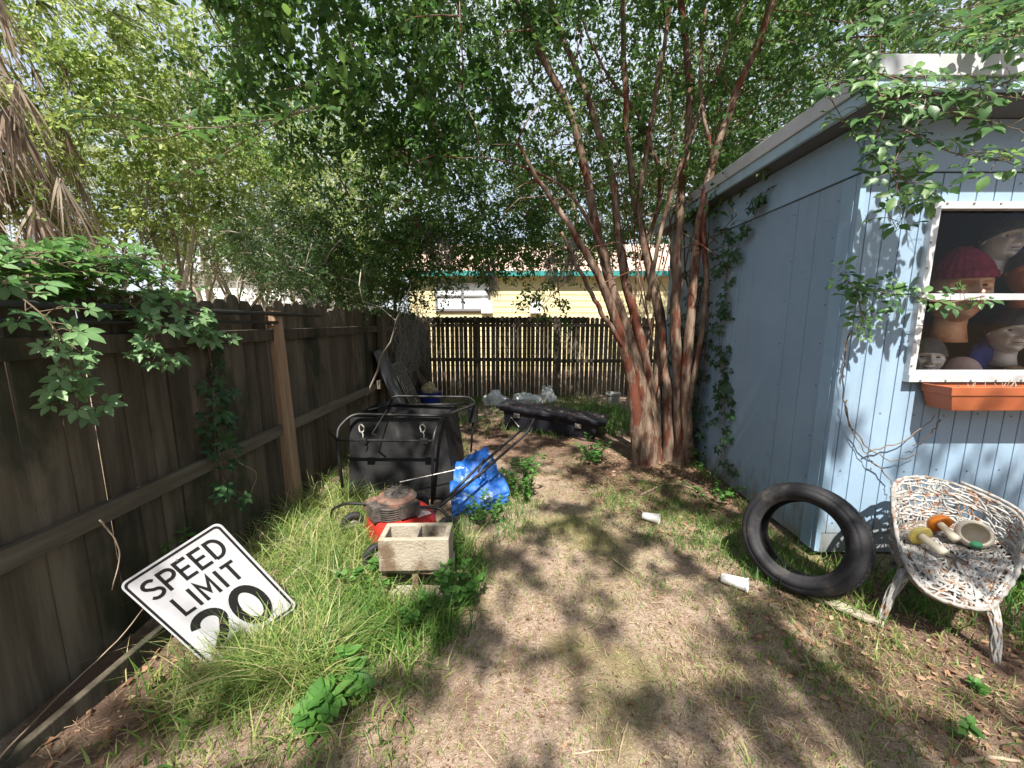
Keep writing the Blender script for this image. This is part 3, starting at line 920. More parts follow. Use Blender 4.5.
# ------------------------------------------------------------------ speed limit sign
def stroke(pts, w):
    """2D polyline of half width w with mitred joins -> quads"""
    p = []
    for a, b in pts:
        if not p or (Vector((a, b)) - p[-1]).length > w * .12: p.append(Vector((a, b)))
    L_, R_ = [], []
    n = len(p)
    for i in range(n):
        d0 = (p[i] - p[i - 1]).normalized() if i else (p[1] - p[0]).normalized()
        d1 = (p[i + 1] - p[i]).normalized() if i < n - 1 else d0
        n0, n1 = Vector((-d0.y, d0.x)), Vector((-d1.y, d1.x))
        m = (n0 + n1)
        m = m.normalized() if m.length > 1e-6 else n0
        k = w / max(0.35, m.dot(n0))
        L_.append(p[i] + m * k); R_.append(p[i] - m * k)
    return L_, R_


def arc(cx, cy, rx, ry, a0, a1, n=12):
    return [(cx + rx * math.cos(math.radians(a0 + (a1 - a0) * i / n)), cy + ry * math.sin(math.radians(a0 + (a1 - a0) * i / n))) for i in range(n + 1)]


def glyph(ch):
    """strokes in a box 0..0.62 wide, 0..1 high"""
    w = .56
    if ch == 'S': return [arc(.29, .745, .23, .19, 25, 180 + 70, 14)[:-2] + arc(.29, .27, .25, .205, 85, -155, 16)]
    if ch == 'P': return [[(.06, 0), (.06, .94), (.3, .94)] + arc(.3, .70, .24, .24, 90, -90) + [(.06, .46)]]
    if ch == 'E': return [[(.52, .06), (.06, .06), (.06, .94), (.52, .94)], [(.06, .51), (.46, .51)]]
    if ch == 'D': return [[(.06, .06), (.06, .94), (.22, .94)] + arc(.22, .5, .32, .44, 90, -90) + [(.06, .06)]]
    if ch == 'L': return [[(.06, 1), (.06, .06), (.5, .06)]]
    if ch == 'I': return [[(.1, 0), (.1, 1)]]
    if ch == 'M': return [[(.06, 0), (.06, .97), (.33, .35), (.6, .97), (.6, 0)]]
    if ch == 'T': return [[(0, .94), (.56, .94)], [(.28, .9), (.28, 0)]]
    if ch == '2': return [arc(.29, .70, .24, .235, 170, -20, 16) + [(.36, .36), (.10, .12), (.10, .075)], [(.05, .075), (.55, .075)]]
    if ch == '0': return [arc(.30, .5, .24, .43, 0, 360, 28)]
    return []


ADV = {'S': .68, 'P': .66, 'E': .64, 'D': .70, 'L': .60, 'I': .30, 'M': .78, 'T': .64, '2': .70, '0': .70}


def speed_sign():
    W, Hh = .457, .61
    TL, TR, BL = Vector((-1.778, 1.619, .425)), Vector((-1.413, 1.775, .652)), Vector((-1.491, 1.717, -.104))
    X = (TR - TL).normalized()
    Yv = (TL - BL).normalized()
    Yv = (Yv - X * Yv.dot(X)).normalized()
    Z = X.cross(Yv)
    O = BL
    t = thing('road_sign', 'white rectangular SPEED LIMIT road sign lying tilted in the grass by the fence', 'road sign', tuple(O))
    def T(x, y, z=0): return O + X * x + Yv * y + Z * z

    def rr(i, r):
        o = []
        for cx, cy, a in ((W - i - r, i + r, -90), (W - i - r, Hh - i - r, 0), (i + r, Hh - i - r, 90), (i + r, i + r, 180)):
            o += arc(cx, cy, r, r, a, a + 90, 7)
        return o
    q = MB()
    o = rr(0, .032)
    q.prism([T(a, b) for a, b in o], Z * -.003, Z * 0)
    q.build('sign_panel', M['signwhite'], t)
    q = MB()
    a, b = rr(.009, .026), rr(.020, .017)
    n = len(a)
    q.add([T(x, y, .0012) for x, y in a] + [T(x, y, .0012) for x, y in b], [(i, (i + 1) % n, n + (i + 1) % n, n + i) for i in range(n)])
    q.build('border', M['signblack'], t)
    q = MB()
    def word(txt, cx, y, h, hw, xs=1.0, gap=0):
        tot = sum(ADV[c] + gap for c in txt) - .08 - gap
        x = cx - tot * h * xs / 2
        for c in txt:
            for st in glyph(c):
                l, r_ = stroke([(px_ * xs * h, py * h) for px_, py in st], hw)
                k = len(l)
                q.add([T(x + v.x, y + v.y, .0014) for v in l] + [T(x + v.x, y + v.y, .0014) for v in r_], [(i, k + i, k + i + 1, i + 1) for i in range(k - 1)])
            x += (ADV[c] + gap) * h * xs
    word('SPEED', W / 2, .452, .108, .0080, 1.03)
    word('LIMIT', W / 2 + .01, .308, .108, .0080, 1.0, .05)
    word('20', W / 2, .045, .235, .0195, 1.05)
    q.build('lettering', M['signblack'], t)
    q = MB()
    for yy in (.56,):
        q.lathe([(.0, .003), (.005, .003), (.005, .0)], 10, Matrix.Translation(T(W / 2, yy, .001)) @ Matrix((X, Yv, Z)).transposed().to_4x4())
    q.build('bolt_hole', M['steel'], t)


speed_sign()

# ------------------------------------------------------------------ tyre
def tyre():
    n = Vector((-.78, -.58, .34)).normalized()
    c = Vector((1.78, 2.24, .300))
    R = n.to_track_quat('Z', 'Y').to_matrix().to_4x4()
    Mx = Matrix.Translation(c) @ R
    Ro, Ri, w = .318, .212, .105
    t = thing('old_tyre', 'worn black car tyre without a wheel leaning against the shed corner', 'tyre', tuple(c))
    pr = [(Ri, .070), (Ri + .004, .082), (Ri + .016, .084), (Ri + .020, .092), (Ri + .045, w + .004), (Ro - .038, w + .003), (Ro - .036, w - .002), (Ro - .030, w), (Ro - .008, w - .012), (Ro, w - .026), (Ro + .001, .055), (Ro - .005, .054), (Ro - .005, .048), (Ro + .002, .047), (Ro + .002, .006), (Ro - .005, .005)]
    prof = pr + [(a, -b) for a, b in reversed(pr)]
    inner = [(Ri + .004, -.062), (Ri + .03, -w + .012), (Ro - .022, -w + .03), (Ro - .016, 0), (Ro - .022, w - .03), (Ri + .03, w - .012), (Ri + .004, .062)]
    q = MB()
    q.lathe([(a, b) for a, b in prof] + inner, 72, Mx, closed=True)
    q.build('casing', M['rubber'], t, smooth=True)
    q = MB()
    for k in range(60):
        for row in (-1, 0, 1):
            a = 2 * PI * (k + .5 * (row % 2)) / 60
            b_ = MB()
            m = Mx @ Matrix.Rotation(a, 4, 'Z') @ Matrix.Translation((Ro + .001, 0, row * .030)) @ Matrix.Rotation(.35 * row, 4, 'X')
            b_.box((0, 0, 0), (.010, .027, .024))
            q.add([m @ Vector(v) for v in b_.v], b_.f)
    q.build('tread', M['rubber'], t)


tyre()

# ------------------------------------------------------------------ woven chair
def woven_chair():
    loop = [(2.10, 1.96, .37, .27), (2.17, 2.12, .61, .29), (2.38, 2.30, .645, .31), (2.64, 2.36, .63, .32), (2.83, 2.26, .57, .31), (2.85, 2.06, .50, .30),
            (2.63, 1.88, .355, .285), (2.35, 1.72, .295, .265), (2.17, 1.65, .285, .255), (2.04, 1.76, .29, .258)]
    t = thing('woven_chair', 'low white woven chair with peeling paint standing askew beside the tyre', 'chair', (2.45, 2.05, 0))
    n = len(loop)
    def rim(u):
        f = (u % 1.0) * n
        i = int(f) % n
        fr = f - int(f)
        p = [loop[(i + k) % n] for k in (-1, 0, 1, 2)]
        out = []
        for k in range(4):
            a, b, c, d = (q[k] for q in p)
            out.append(.5 * (2 * b + (c - a) * fr + (2 * a - 5 * b + 4 * c - d) * fr * fr + (3 * b - a - 3 * c + d) * fr ** 3))
        return out
    cx, cy = 2.42, 1.99
    def S(u, v, off=0.0):
        x, y, zt, zb = rim(u)
        z = zb + (zt - zb) * v
        k = 0.90 + .10 * v
        d = Vector((x - cx, y - cy, 0))
        dn = d.normalized()
        p = Vector((cx, cy, 0)) + d * k + dn * off
        p.z = z
        return p
    def seat(u, v):
        x, y, zt, zb = rim(u)
        d = Vector((x - cx, y - cy, 0))
        edge = min(zt - .004, .33)
        z = .305 + (edge - .305) * v ** 2 + .010 * mnoise.noise(Vector((x * 9 * v, y * 9, v * 7)))
        p = Vector((cx, cy, 0)) + d * ((.985 if zt < .40 else .91) * v)
        p.z = z
        return p
    q = MB()
    q.grid(lambda u, v: S(u, v * .14, -.004), 64, 3, wrap=True)
    q.grid(lambda u, v: seat(u, max(v, .01)), 64, 12, wrap=True)
    q.build('shell', M['wicker_dark'], t, smooth=True, solid=.006)
    q = MB()
    for i in range(74):                   # strands running round
        v = rnd.uniform(.02, .99); u0 = rnd.random(); ln = rnd.uniform(.2, .5)
        ph = rnd.random() * 9
        pts = [S(u0 + ln * j / 26, min(1.0, max(0, v + .07 * mnoise.noise(Vector((ph, j * .3, 0))) + .02 * math.sin(j * 1.7 + ph))), .002 + .007 * math.sin(j * 2.1 + ph)) for j in range(27)]
        q.tube(pts, [.0055 + .002 * math.sin(j * .9 + ph) for j in range(27)], 5)
    for i in range(120):                  # strands running up
        u = i / 120 + rnd.gauss(0, .004); sl = rnd.gauss(0, .035); ph = rnd.random() * 9
        pts = [S(u + sl * j / 9 + .006 * math.sin(j * 1.9 + ph), j / 9, .002 + .007 * math.sin(j * 2.3 + ph)) for j in range(10)]
        q.tube(pts, .005, 5)
    for i in range(72):                   # strands of the seat: rings and spokes, loosely woven
        a = rnd.random(); ln = rnd.uniform(.15, .5); r0 = rnd.uniform(.15, 1) ** .6; ph = rnd.random() * 9; dr = rnd.gauss(0, .12)
        pts = [seat(a + ln * j / 20, min(1, max(.05, r0 + dr * j / 20 + .03 * math.sin(j * .8 + ph)))) + Vector((0, 0, .006 + .006 * math.sin(j * 2.1 + ph))) for j in range(21)]
        q.tube(pts, .0058, 5)
    for i in range(100):
        u = i / 100 + rnd.gauss(0, .006); tw = rnd.gauss(0, .05); ph = rnd.random() * 9; v0 = rnd.uniform(.1, .6)
        pts = [seat(u + tw * j / 9, v0 + (1 - v0) * j / 9) + Vector((0, 0, .006 + .006 * math.sin(j * 2.4 + ph))) for j in range(10)]
        if rim(u)[2] < .38: pts += [S(u + tw, .5 - .5 * k, .008) for k in range(2)]
        q.tube(pts, .0055, 5)
    q.build('weave', M['wicker'], t, smooth=True)
    q = MB()
    q.tube([S(u, 1.0, .004) for u in np.linspace(0, 1, 90)], [.0095 + .003 * math.sin(k * 2.3) for k in range(90)], 7)
    q.tube([S(u, 1.0, .018) + Vector((0, 0, .02)) for u in np.linspace(.36, .58, 24)], .010, 7)
    q.build('rim', M['wicker'], t, smooth=True)
    q = MB()
    q.tube([S(u, 0.0, .006) for u in np.linspace(.62, 1.0, 50)], .008, 6)
    q.build('lower_rim', M['rust'], t, smooth=True)
    for a, b in (((2.11, 1.93, .285), (2.0, 1.92, gz(2.0, 1.92) - .01)), ((2.33, 1.745, .28), (2.30, 1.65, gz(2.30, 1.65) - .01)),
                 ((2.72, 1.97, .31), (3.10, 2.10, gz(3.1, 2.1) - .01)), ((2.50, 2.26, .32), (2.56, 2.44, gz(2.56, 2.44) - .01))):
        a, b = Vector(a), Vector(b)
        q = MB()
        mid = a.lerp(b, .5) + Vector(((b - a).x * .12, (b - a).y * .12, .02))
        core = spline([a, mid, b], 6)
        q.tube(core, [.024 - .012 * j / (len(core) - 1) for j in range(len(core))], 8)
        for k in range(10):
            ph = k * PI / 5
            pts = []
            for j, c in enumerate(core):
                r_ = .025 - .012 * j / (len(core) - 1)
                w = ph + j * (.25 if k % 2 else -.25) + .15 * math.sin(j + k)
                pts.append(c + Vector((math.cos(w) * r_, math.sin(w) * r_, 0)))
            q.tube(pts, .0055, 4)
        q.build('leg', M['wicker'], t, smooth=True)


M['wicker_dark'] = mat('wicker_backing', (0.17, 0.155, 0.14), 0.85, var=(0.10, 0.085, 0.07), scale=40, second=(0.16, 0.11, 0.08), sscale=30, slo=.5, shi=.62)
woven_chair()


def blob(name, mat_, label, cat, c, r, axis, prof, n=24, parent=None):
    pass


def mushrooms():
    def mush(label, cap_c, stem_end, rc, hc, rs, capm, group='ceramic mushrooms on the woven chair'):
        cap_c, stem_end = Vector(cap_c), Vector(stem_end)
        ax = (cap_c - stem_end).normalized()
        t = thing('ceramic_mushroom', label, 'ornament', tuple(cap_c), group)
        Mx = Matrix.Translation(cap_c) @ ax.to_track_quat('Z', 'Y').to_matrix().to_4x4()
        q = MB()
        pr = [(.001, hc)] + [(rc * math.sin(a), hc * math.cos(a)) for a in np.linspace(.2, PI / 2, 8)] + [(rc * .96, -hc * .18), (rc * .6, -hc * .05), (rs, 0)]
        q.lathe(pr, 28, Mx)
        q.build('cap', capm, t, smooth=True)
        q = MB()
        L_ = (cap_c - stem_end).length
        q.lathe([(rs * .85, .0), (rs * .85, -L_ * .4), (rs * 1.1, -L_ * .8), (rs * 1.05, -L_), (.001, -L_ * 1.02)], 20, Mx)
        q.build('stem', M['cream'], t, smooth=True)
    mush('orange capped ceramic mushroom lying on the woven chair seat', P(940, 524, 2.20), P(957, 540, 2.10), .062, .045, .022, M['orange'])
    mush('yellow capped ceramic mushroom with long white stem on the woven chair', P(921, 536, 2.10), P(944, 553, 1.98), .060, .040, .024, M['yellow'])
    c = P(974, 534, 2.10)
    ax = Vector((-.55, -.55, .35)).normalized()
    Mx = Matrix.Translation(c) @ ax.to_track_quat('Z', 'Y').to_matrix().to_4x4()
    q = MB()
    R_ = .078
    pr = [(.001, -R_ * .95)] + [(R_ * math.sin(a), -R_ * .95 * math.cos(a)) for a in np.linspace(.25, 2.25, 14)]
    pr += [(p_[0] * .88, p_[1] * .88) for p_ in reversed(pr[1:])] + [(.001, -R_ * .8)]
    q.lathe(pr, 30, Mx)
    tag(q.build('ceramic_pot', M['cream'], smooth=True), 'round cream ceramic pot lying on its side on the woven chair', 'pot')
    c = P(976, 545, 2.0)
    q = MB()
    q.lathe([(.001, .012), (.02, .012), (.024, .008), (.024, -.008), (.001, -.008)], 20, Matrix.Translation(c) @ Matrix.Rotation(.5, 4, 'X') @ Matrix.Diagonal((1.2, .8, 1, 1)))
    tag(q.build('bottle_lid_disc', M['greenbit'], smooth=True), 'small green plastic disc in front of the cream pot', 'disc')


mushrooms()

# ------------------------------------------------------------------ foam cups, lath, sticks
def cup(label, mouth, foot, r0=.040, r1=.028, name='foam_cup'):
    a, b = Vector(mouth), Vector(foot)
    ax = (a - b).normalized()
    L_ = (a - b).length
    Mx = Matrix.Translation(b) @ ax.to_track_quat('Z', 'Y').to_matrix().to_4x4()
    q = MB()
    q.lathe([(.001, .0), (r1, .0), (r1 + (r0 - r1) * .9, L_ * .93), (r0 + .003, L_ * .95), (r0 + .003, L_), (r0 - .004, L_), (r1 - .002, .008), (.001, .008)], 28, Mx)
    tag(q.build(name, M['foam'], smooth=False, bevel=0), label, 'cup', 'foam cups dropped on the dirt')


cup('white foam cup lying near the tree roots', (1.17, 2.93, gz(1.17, 2.93) + .045), (1.06, 3.0, gz(1.06, 3.0) + .036))
cup('white foam cup with its open end down the slope, lying near the tyre', (1.42, 2.16, gz(1.42, 2.16) + .043), (1.31, 2.25, gz(1.31, 2.25) + .034))


def lath():
    a, b = Vector((1.62, 2.27, .0)), Vector((1.96, 1.86, .0))
    a.z, b.z = gz(a.x, a.y) + .03, gz(b.x, b.y) + .02
    q = MB()
    d = (b - a).normalized()
    s = Vector((-d.y, d.x, 0)) * .034
    up = Vector((0, 0, .009))
    n = 12
    vs, fs = [], []
    for i in range(n + 1):
        p = a.lerp(b, i / n)
        w = 1 + .15 * mnoise.noise(Vector((i * .7, 0, 0))) if i < n - 1 else .6
        vs += [p - s * w - up, p + s * w - up, p + s * w + up, p - s * w + up]
    for i in range(n):
        for k in range(4): fs.append((i * 4 + k, i * 4 + (k + 1) % 4, (i + 1) * 4 + (k + 1) % 4, (i + 1) * 4 + k))
    fs += [(3, 2, 1, 0), (4 * n, 4 * n + 1, 4 * n + 2, 4 * n + 3)]
    q.add(vs, fs)
    tag(q.build('wood_lath', M['lath'], bevel=.003), 'weathered grey strip of wood lying between tyre and woven chair', 'plank')


lath()


def stick(label, pts, r, name='fallen_stick', m='stick', group='fallen sticks on the ground'):
    q = MB()
    sp = spline(pts, 5)
    sp = [p + Vector((rnd.gauss(0, r * .22), rnd.gauss(0, r * .22), rnd.gauss(0, r * .15))) for p in sp]
    q.tube(sp, [r * (1 - .5 * i / len(sp)) for i in range(len(sp))], 6)
    return tag(q.build(name, M[m], smooth=True), label, 'stick', group)


def G_(u, v, dz=.01):
    a = (u - 512) / FPX; b = (384 - v) / FPX
    c, s = math.cos(TILT), math.sin(TILT)
    t = -H / (-s + b * c)
    x, y = a * t, (c + b * s) * t
    return Vector((x, y, gz(x, y) + dz))


stick('thin pale stick lying across the bare dirt in front of the grass', [G_(472, 738), G_(487, 757), G_(497, 768)], .005)
stick('forked grey stick on the bare dirt at the bottom of the view', [G_(628, 725), G_(622, 745), G_(618, 765)], .005)
stick('short crooked twig lying across the dirt beside the forked stick', [G_(572, 757), G_(590, 754), G_(612, 752)], .004)
stick('dark crooked twig near the middle of the bare patch', [G_(585, 632), G_(596, 624), G_(606, 612)], .006)
stick('straight twig beyond the pale grass patch', [G_(612, 560), G_(622, 568), G_(634, 576)], .008)
stick('pale broken branch in the dry grass below the woven chair', [G_(960, 765), G_(990, 762), G_(1020, 766)], .009)
stick('curved bare root loop in the litter below the tree', [G_(640, 498), G_(668, 486), G_(692, 492), G_(705, 503)], .010)
stick('long thin branch leaning against the foot of the plank fence', [P(-5, 762, 1.15), P(60, 695, 1.45), P(118, 640, 1.62), P(150, 600, 1.75)], .004)
stick('thin twisted bare vine hanging down the fence planks', [P(100, 520, 1.62), P(112, 535, 1.66), P(120, 555, 1.66), P(112, 590, 1.62)], .004, 'dry_vine', group='bare stems hanging on the fence')
stick('kinked pale vine beside the timber post', [P(232, 448, 2.65), P(238, 462, 2.68), P(256, 472, 2.78), P(252, 490, 2.74), P(246, 505, 2.7)], .005, 'dry_vine', group='bare stems hanging on the fence')

# ------------------------------------------------------------------ pipes on the fence
for i, (z, y1, lab) in enumerate(((1.665, 3.95, 'upper black plastic pipe resting along the top of the plank fence'), (1.60, 3.25, 'lower black plastic pipe resting on the fence rail'))):
    q = MB()
    q.tube([(FX + .05 - .02 * i, -.6, z), (FX + .055 - .02 * i, 1.5, z + .004), (FX + .06 - .02 * i, y1, z - .005)], .016 if i == 0 else .014, 10)
    o = tag(q.build('plastic_pipe', M['pipe'], smooth=True), lab, 'pipe', 'black pipes along the fence')

# ------------------------------------------------------------------ cinder blocks
def cinder(label, c, rotz, tilt, up):
    """two-cell block 0.39 x 0.19 x 0.19; up: the cells open upward, else towards the front"""
    t = thing('cinder_block', label, 'block', tuple(c), 'cinder blocks stacked by the mower')
    W, D, Hh = .40, .195, .195
    wl, cw = .032, .036
    q = MB()
    xs = [-W / 2, -W / 2 + wl, -cw / 2, cw / 2, W / 2 - wl, W / 2]
    ys = [-D / 2, -D / 2 + wl, D / 2 - wl, D / 2]
    R = Matrix.Rotation(rotz, 3, 'Z') @ Matrix.Rotation(tilt, 3, 'Y') @ (Matrix.Identity(3) if up else Matrix.Rotation(PI / 2, 3, 'X'))
    c = Vector(c)
    def Tv(x, y, z): return c + R @ Vector((x, y, z))
    idx = {}
    vs, fs = [], []
    def vid(i, j, k):
        if (i, j, k) not in idx:
            idx[(i, j, k)] = len(vs)
            vs.append(Tv(xs[i], ys[j], (-Hh / 2, Hh / 2)[k]))
        return idx[(i, j, k)]
    hole = lambda i, j: j == 1 and i in (1, 3)
    solid = lambda i, j: 0 <= i < 5 and 0 <= j < 3 and not hole(i, j)
    for i in range(5):
        for j in range(3):
            if not solid(i, j): continue
            fs.append((vid(i, j, 1), vid(i + 1, j, 1), vid(i + 1, j + 1, 1), vid(i, j + 1, 1)))
            fs.append((vid(i, j + 1, 0), vid(i + 1, j + 1, 0), vid(i + 1, j, 0), vid(i, j, 0)))
            if not solid(i - 1, j): fs.append((vid(i, j, 0), vid(i, j, 1), vid(i, j + 1, 1), vid(i, j + 1, 0)))
            if not solid(i + 1, j): fs.append((vid(i + 1, j + 1, 0), vid(i + 1, j + 1, 1), vid(i + 1, j, 1), vid(i + 1, j, 0)))
            if not solid(i, j - 1): fs.append((vid(i + 1, j, 0), vid(i + 1, j, 1), vid(i, j, 1), vid(i, j, 0)))
            if not solid(i, j + 1): fs.append((vid(i, j + 1, 0), vid(i, j + 1, 1), vid(i + 1, j + 1, 1), vid(i + 1, j + 1, 0)))
    q.add(vs, fs, .5)
    q.build('block_body', M['concrete'], t, bevel=.006)


cinder('stained concrete block on top of the stack with its two cells open upward', (-.562, 2.165, .288), .03, .0, True)
cinder('lower concrete block of the stack half hidden in weeds with its cells facing out', (-.56, 2.19, .088), -.04, .0, False)

# ------------------------------------------------------------------ mower
def mower():
    c = Vector((-.84, 2.72, 0.008))
    t = thing('lawn_mower', 'old red push lawn mower with rusty engine behind the concrete blocks', 'lawn mower', tuple(c))
    A = Matrix.Translation(c) @ Matrix.Rotation(math.radians(-52), 4, 'Z')      # local +y points back along the handle
    # deck: rounded body, flared skirt
    q = MB()
    def deck(u, v):
        a = u * 2 * PI
        k = .25 + .045 * math.cos(2 * a) + .03 * math.cos(a - PI / 2)
        prof = [(1.06, .06), (1.0, .10), (.97, .17), (.88, .205), (.60, .215), (.05, .218)]
        f = v * (len(prof) - 1); i = min(int(f), len(prof) - 2); w = f - i
        s = prof[i][0] * (1 - w) + prof[i + 1][0] * w
        z = prof[i][1] * (1 - w) + prof[i + 1][1] * w
        return A @ Vector((math.cos(a) * k * s, math.sin(a) * k * s * 1.12, z))
    q.grid(deck, 48, 16, wrap=True)
    q.build('deck', M['redpaint'], t, smooth=True)
    q = MB()
    m = A @ Matrix.Translation((-.27, .02, .12))
    for a, b in (((0, 0, 0), (.16, .20, .11)), ((.02, 0, .065), (.12, .17, .03))):
        bb = MB(); bb.box(a, b, taper=.85)
        q.add([m @ Vector(v) for v in bb.v], bb.f)
    q.build('side_chute', M['redpaint'], t, bevel=.01)
    for x, y, r in ((-.26, -.25, .09), (.26, -.25, .09), (-.25, .27, .095), (.25, .27, .095)):
        q = MB()
        m = A @ Matrix.Translation((x, y, r)) @ Matrix.Rotation(PI / 2, 4, 'Y')
        q.lathe([(r * .5, .022), (r * .92, .022), (r, .014), (r, -.014), (r * .92, -.022), (r * .5, -.022)], 28, m, closed=True)
        w = q.build('wheel', M['rubber'], t, smooth=True)
        q = MB(); q.lathe([(.001, .02), (r * .25, .024), (r * .52, .012), (r * .52, -.012), (.001, -.02)], 20, m); q.build('hub', M['steel'], w, smooth=True)
    # engine
    q = MB()
    m = A @ Matrix.Translation((0, 0, .21))
    q.lathe([(.12, 0), (.125, .02), (.11, .04), (.10, .10), (.09, .11)], 24, m)
    for k in range(6): q.lathe([(.085, .012 + k * .016), (.118, .012 + k * .016), (.118, .018 + k * .016), (.085, .018 + k * .016)], 20, m @ Matrix.Translation((.02, -.05, 0)))
    bb = MB(); bb.box((.0, -.15, .06), (.14, .10, .10)); bb.box((.13, .03, .07), (.08, .14, .09)); q.add([m @ Vector(v) for v in bb.v], bb.f)
    q.build('engine', M['enginedark'], t)
    q = MB()
    q.lathe([(.135, .095), (.142, .10), (.142, .128), (.125, .146), (.10, .152), (.098, .148), (.001, .148)], 32, m)
    q.build('shroud', M['engine'], t, smooth=False, bevel=.004)
    q = MB()
    q.lathe([(.001, .180), (.055, .178), (.085, .168), (.092, .150)], 24, m)
    for k in range(8):
        bb = MB(); bb.box((.06, 0, .179), (.05, .010, .008)); mm = m @ Matrix.Rotation(k * PI / 4, 4, 'Z'); q.add([mm @ Vector(v) for v in bb.v], bb.f)
    q.build('recoil_cover', M['enginedark'], t, smooth=False)
    q = MB()
    mm = A @ Matrix.Translation((-.16, -.13, .25)) @ Matrix.Rotation(PI / 2, 4, 'X') @ Matrix.Rotation(.3, 4, 'Y')
    q.lathe([(.001, -.045), (.045, -.045), (.050, -.03), (.050, .03), (.045, .045), (.018, .045), (.018, .02), (.001, .02)], 20, mm)
    q.build('muffler', M['engine'], t, smooth=False)
    q = MB(); bb = MB(); bb.box((.12, .13, .2205), (.13, .10, .003)); q.add([A @ Vector(v) for v in bb.v], bb.f); q.build('worn_label', M['label'], t)
    # handle
    e1, e2 = P(533, 424, 3.62), P(524, 428, 3.80)
    b1, b2 = A @ Vector((.22, .24, .16)), A @ Vector((-.22, .26, .16))
    b1, b2 = P(424, 519, 2.78), P(440, 505, 3.05)
    q = MB()
    tip1, tip2 = P(534, 419, 3.64), P(531, 421, 3.86)
    q.tube(fillet([b1, P(480, 474, 3.2), P(527, 433, 3.55), tip1, tip2, P(517, 434, 3.75), P(478, 467, 3.4), b2], .05), .0125, 8)
    q.build('handle', M['blacktube'], t, smooth=True)
    q = MB()
    q.tube([P(478, 472, 3.2), P(484, 459, 3.3), P(484, 462, 3.45)], .009, 6)
    q.build('cross_bar', M['blacktube'], t, smooth=True)


mower()

q = MB()
q.box((-1.28, 2.42, -.012), (.30, .26, .07), Matrix.Rotation(.3, 3, 'Z') @ Matrix.Rotation(.12, 3, 'Y'))
tag(q.build('concrete_slab', M['paleslab'], bevel=.012), 'pale concrete slab half sunk in the tall grass beside the fence', 'slab', kind='thing')

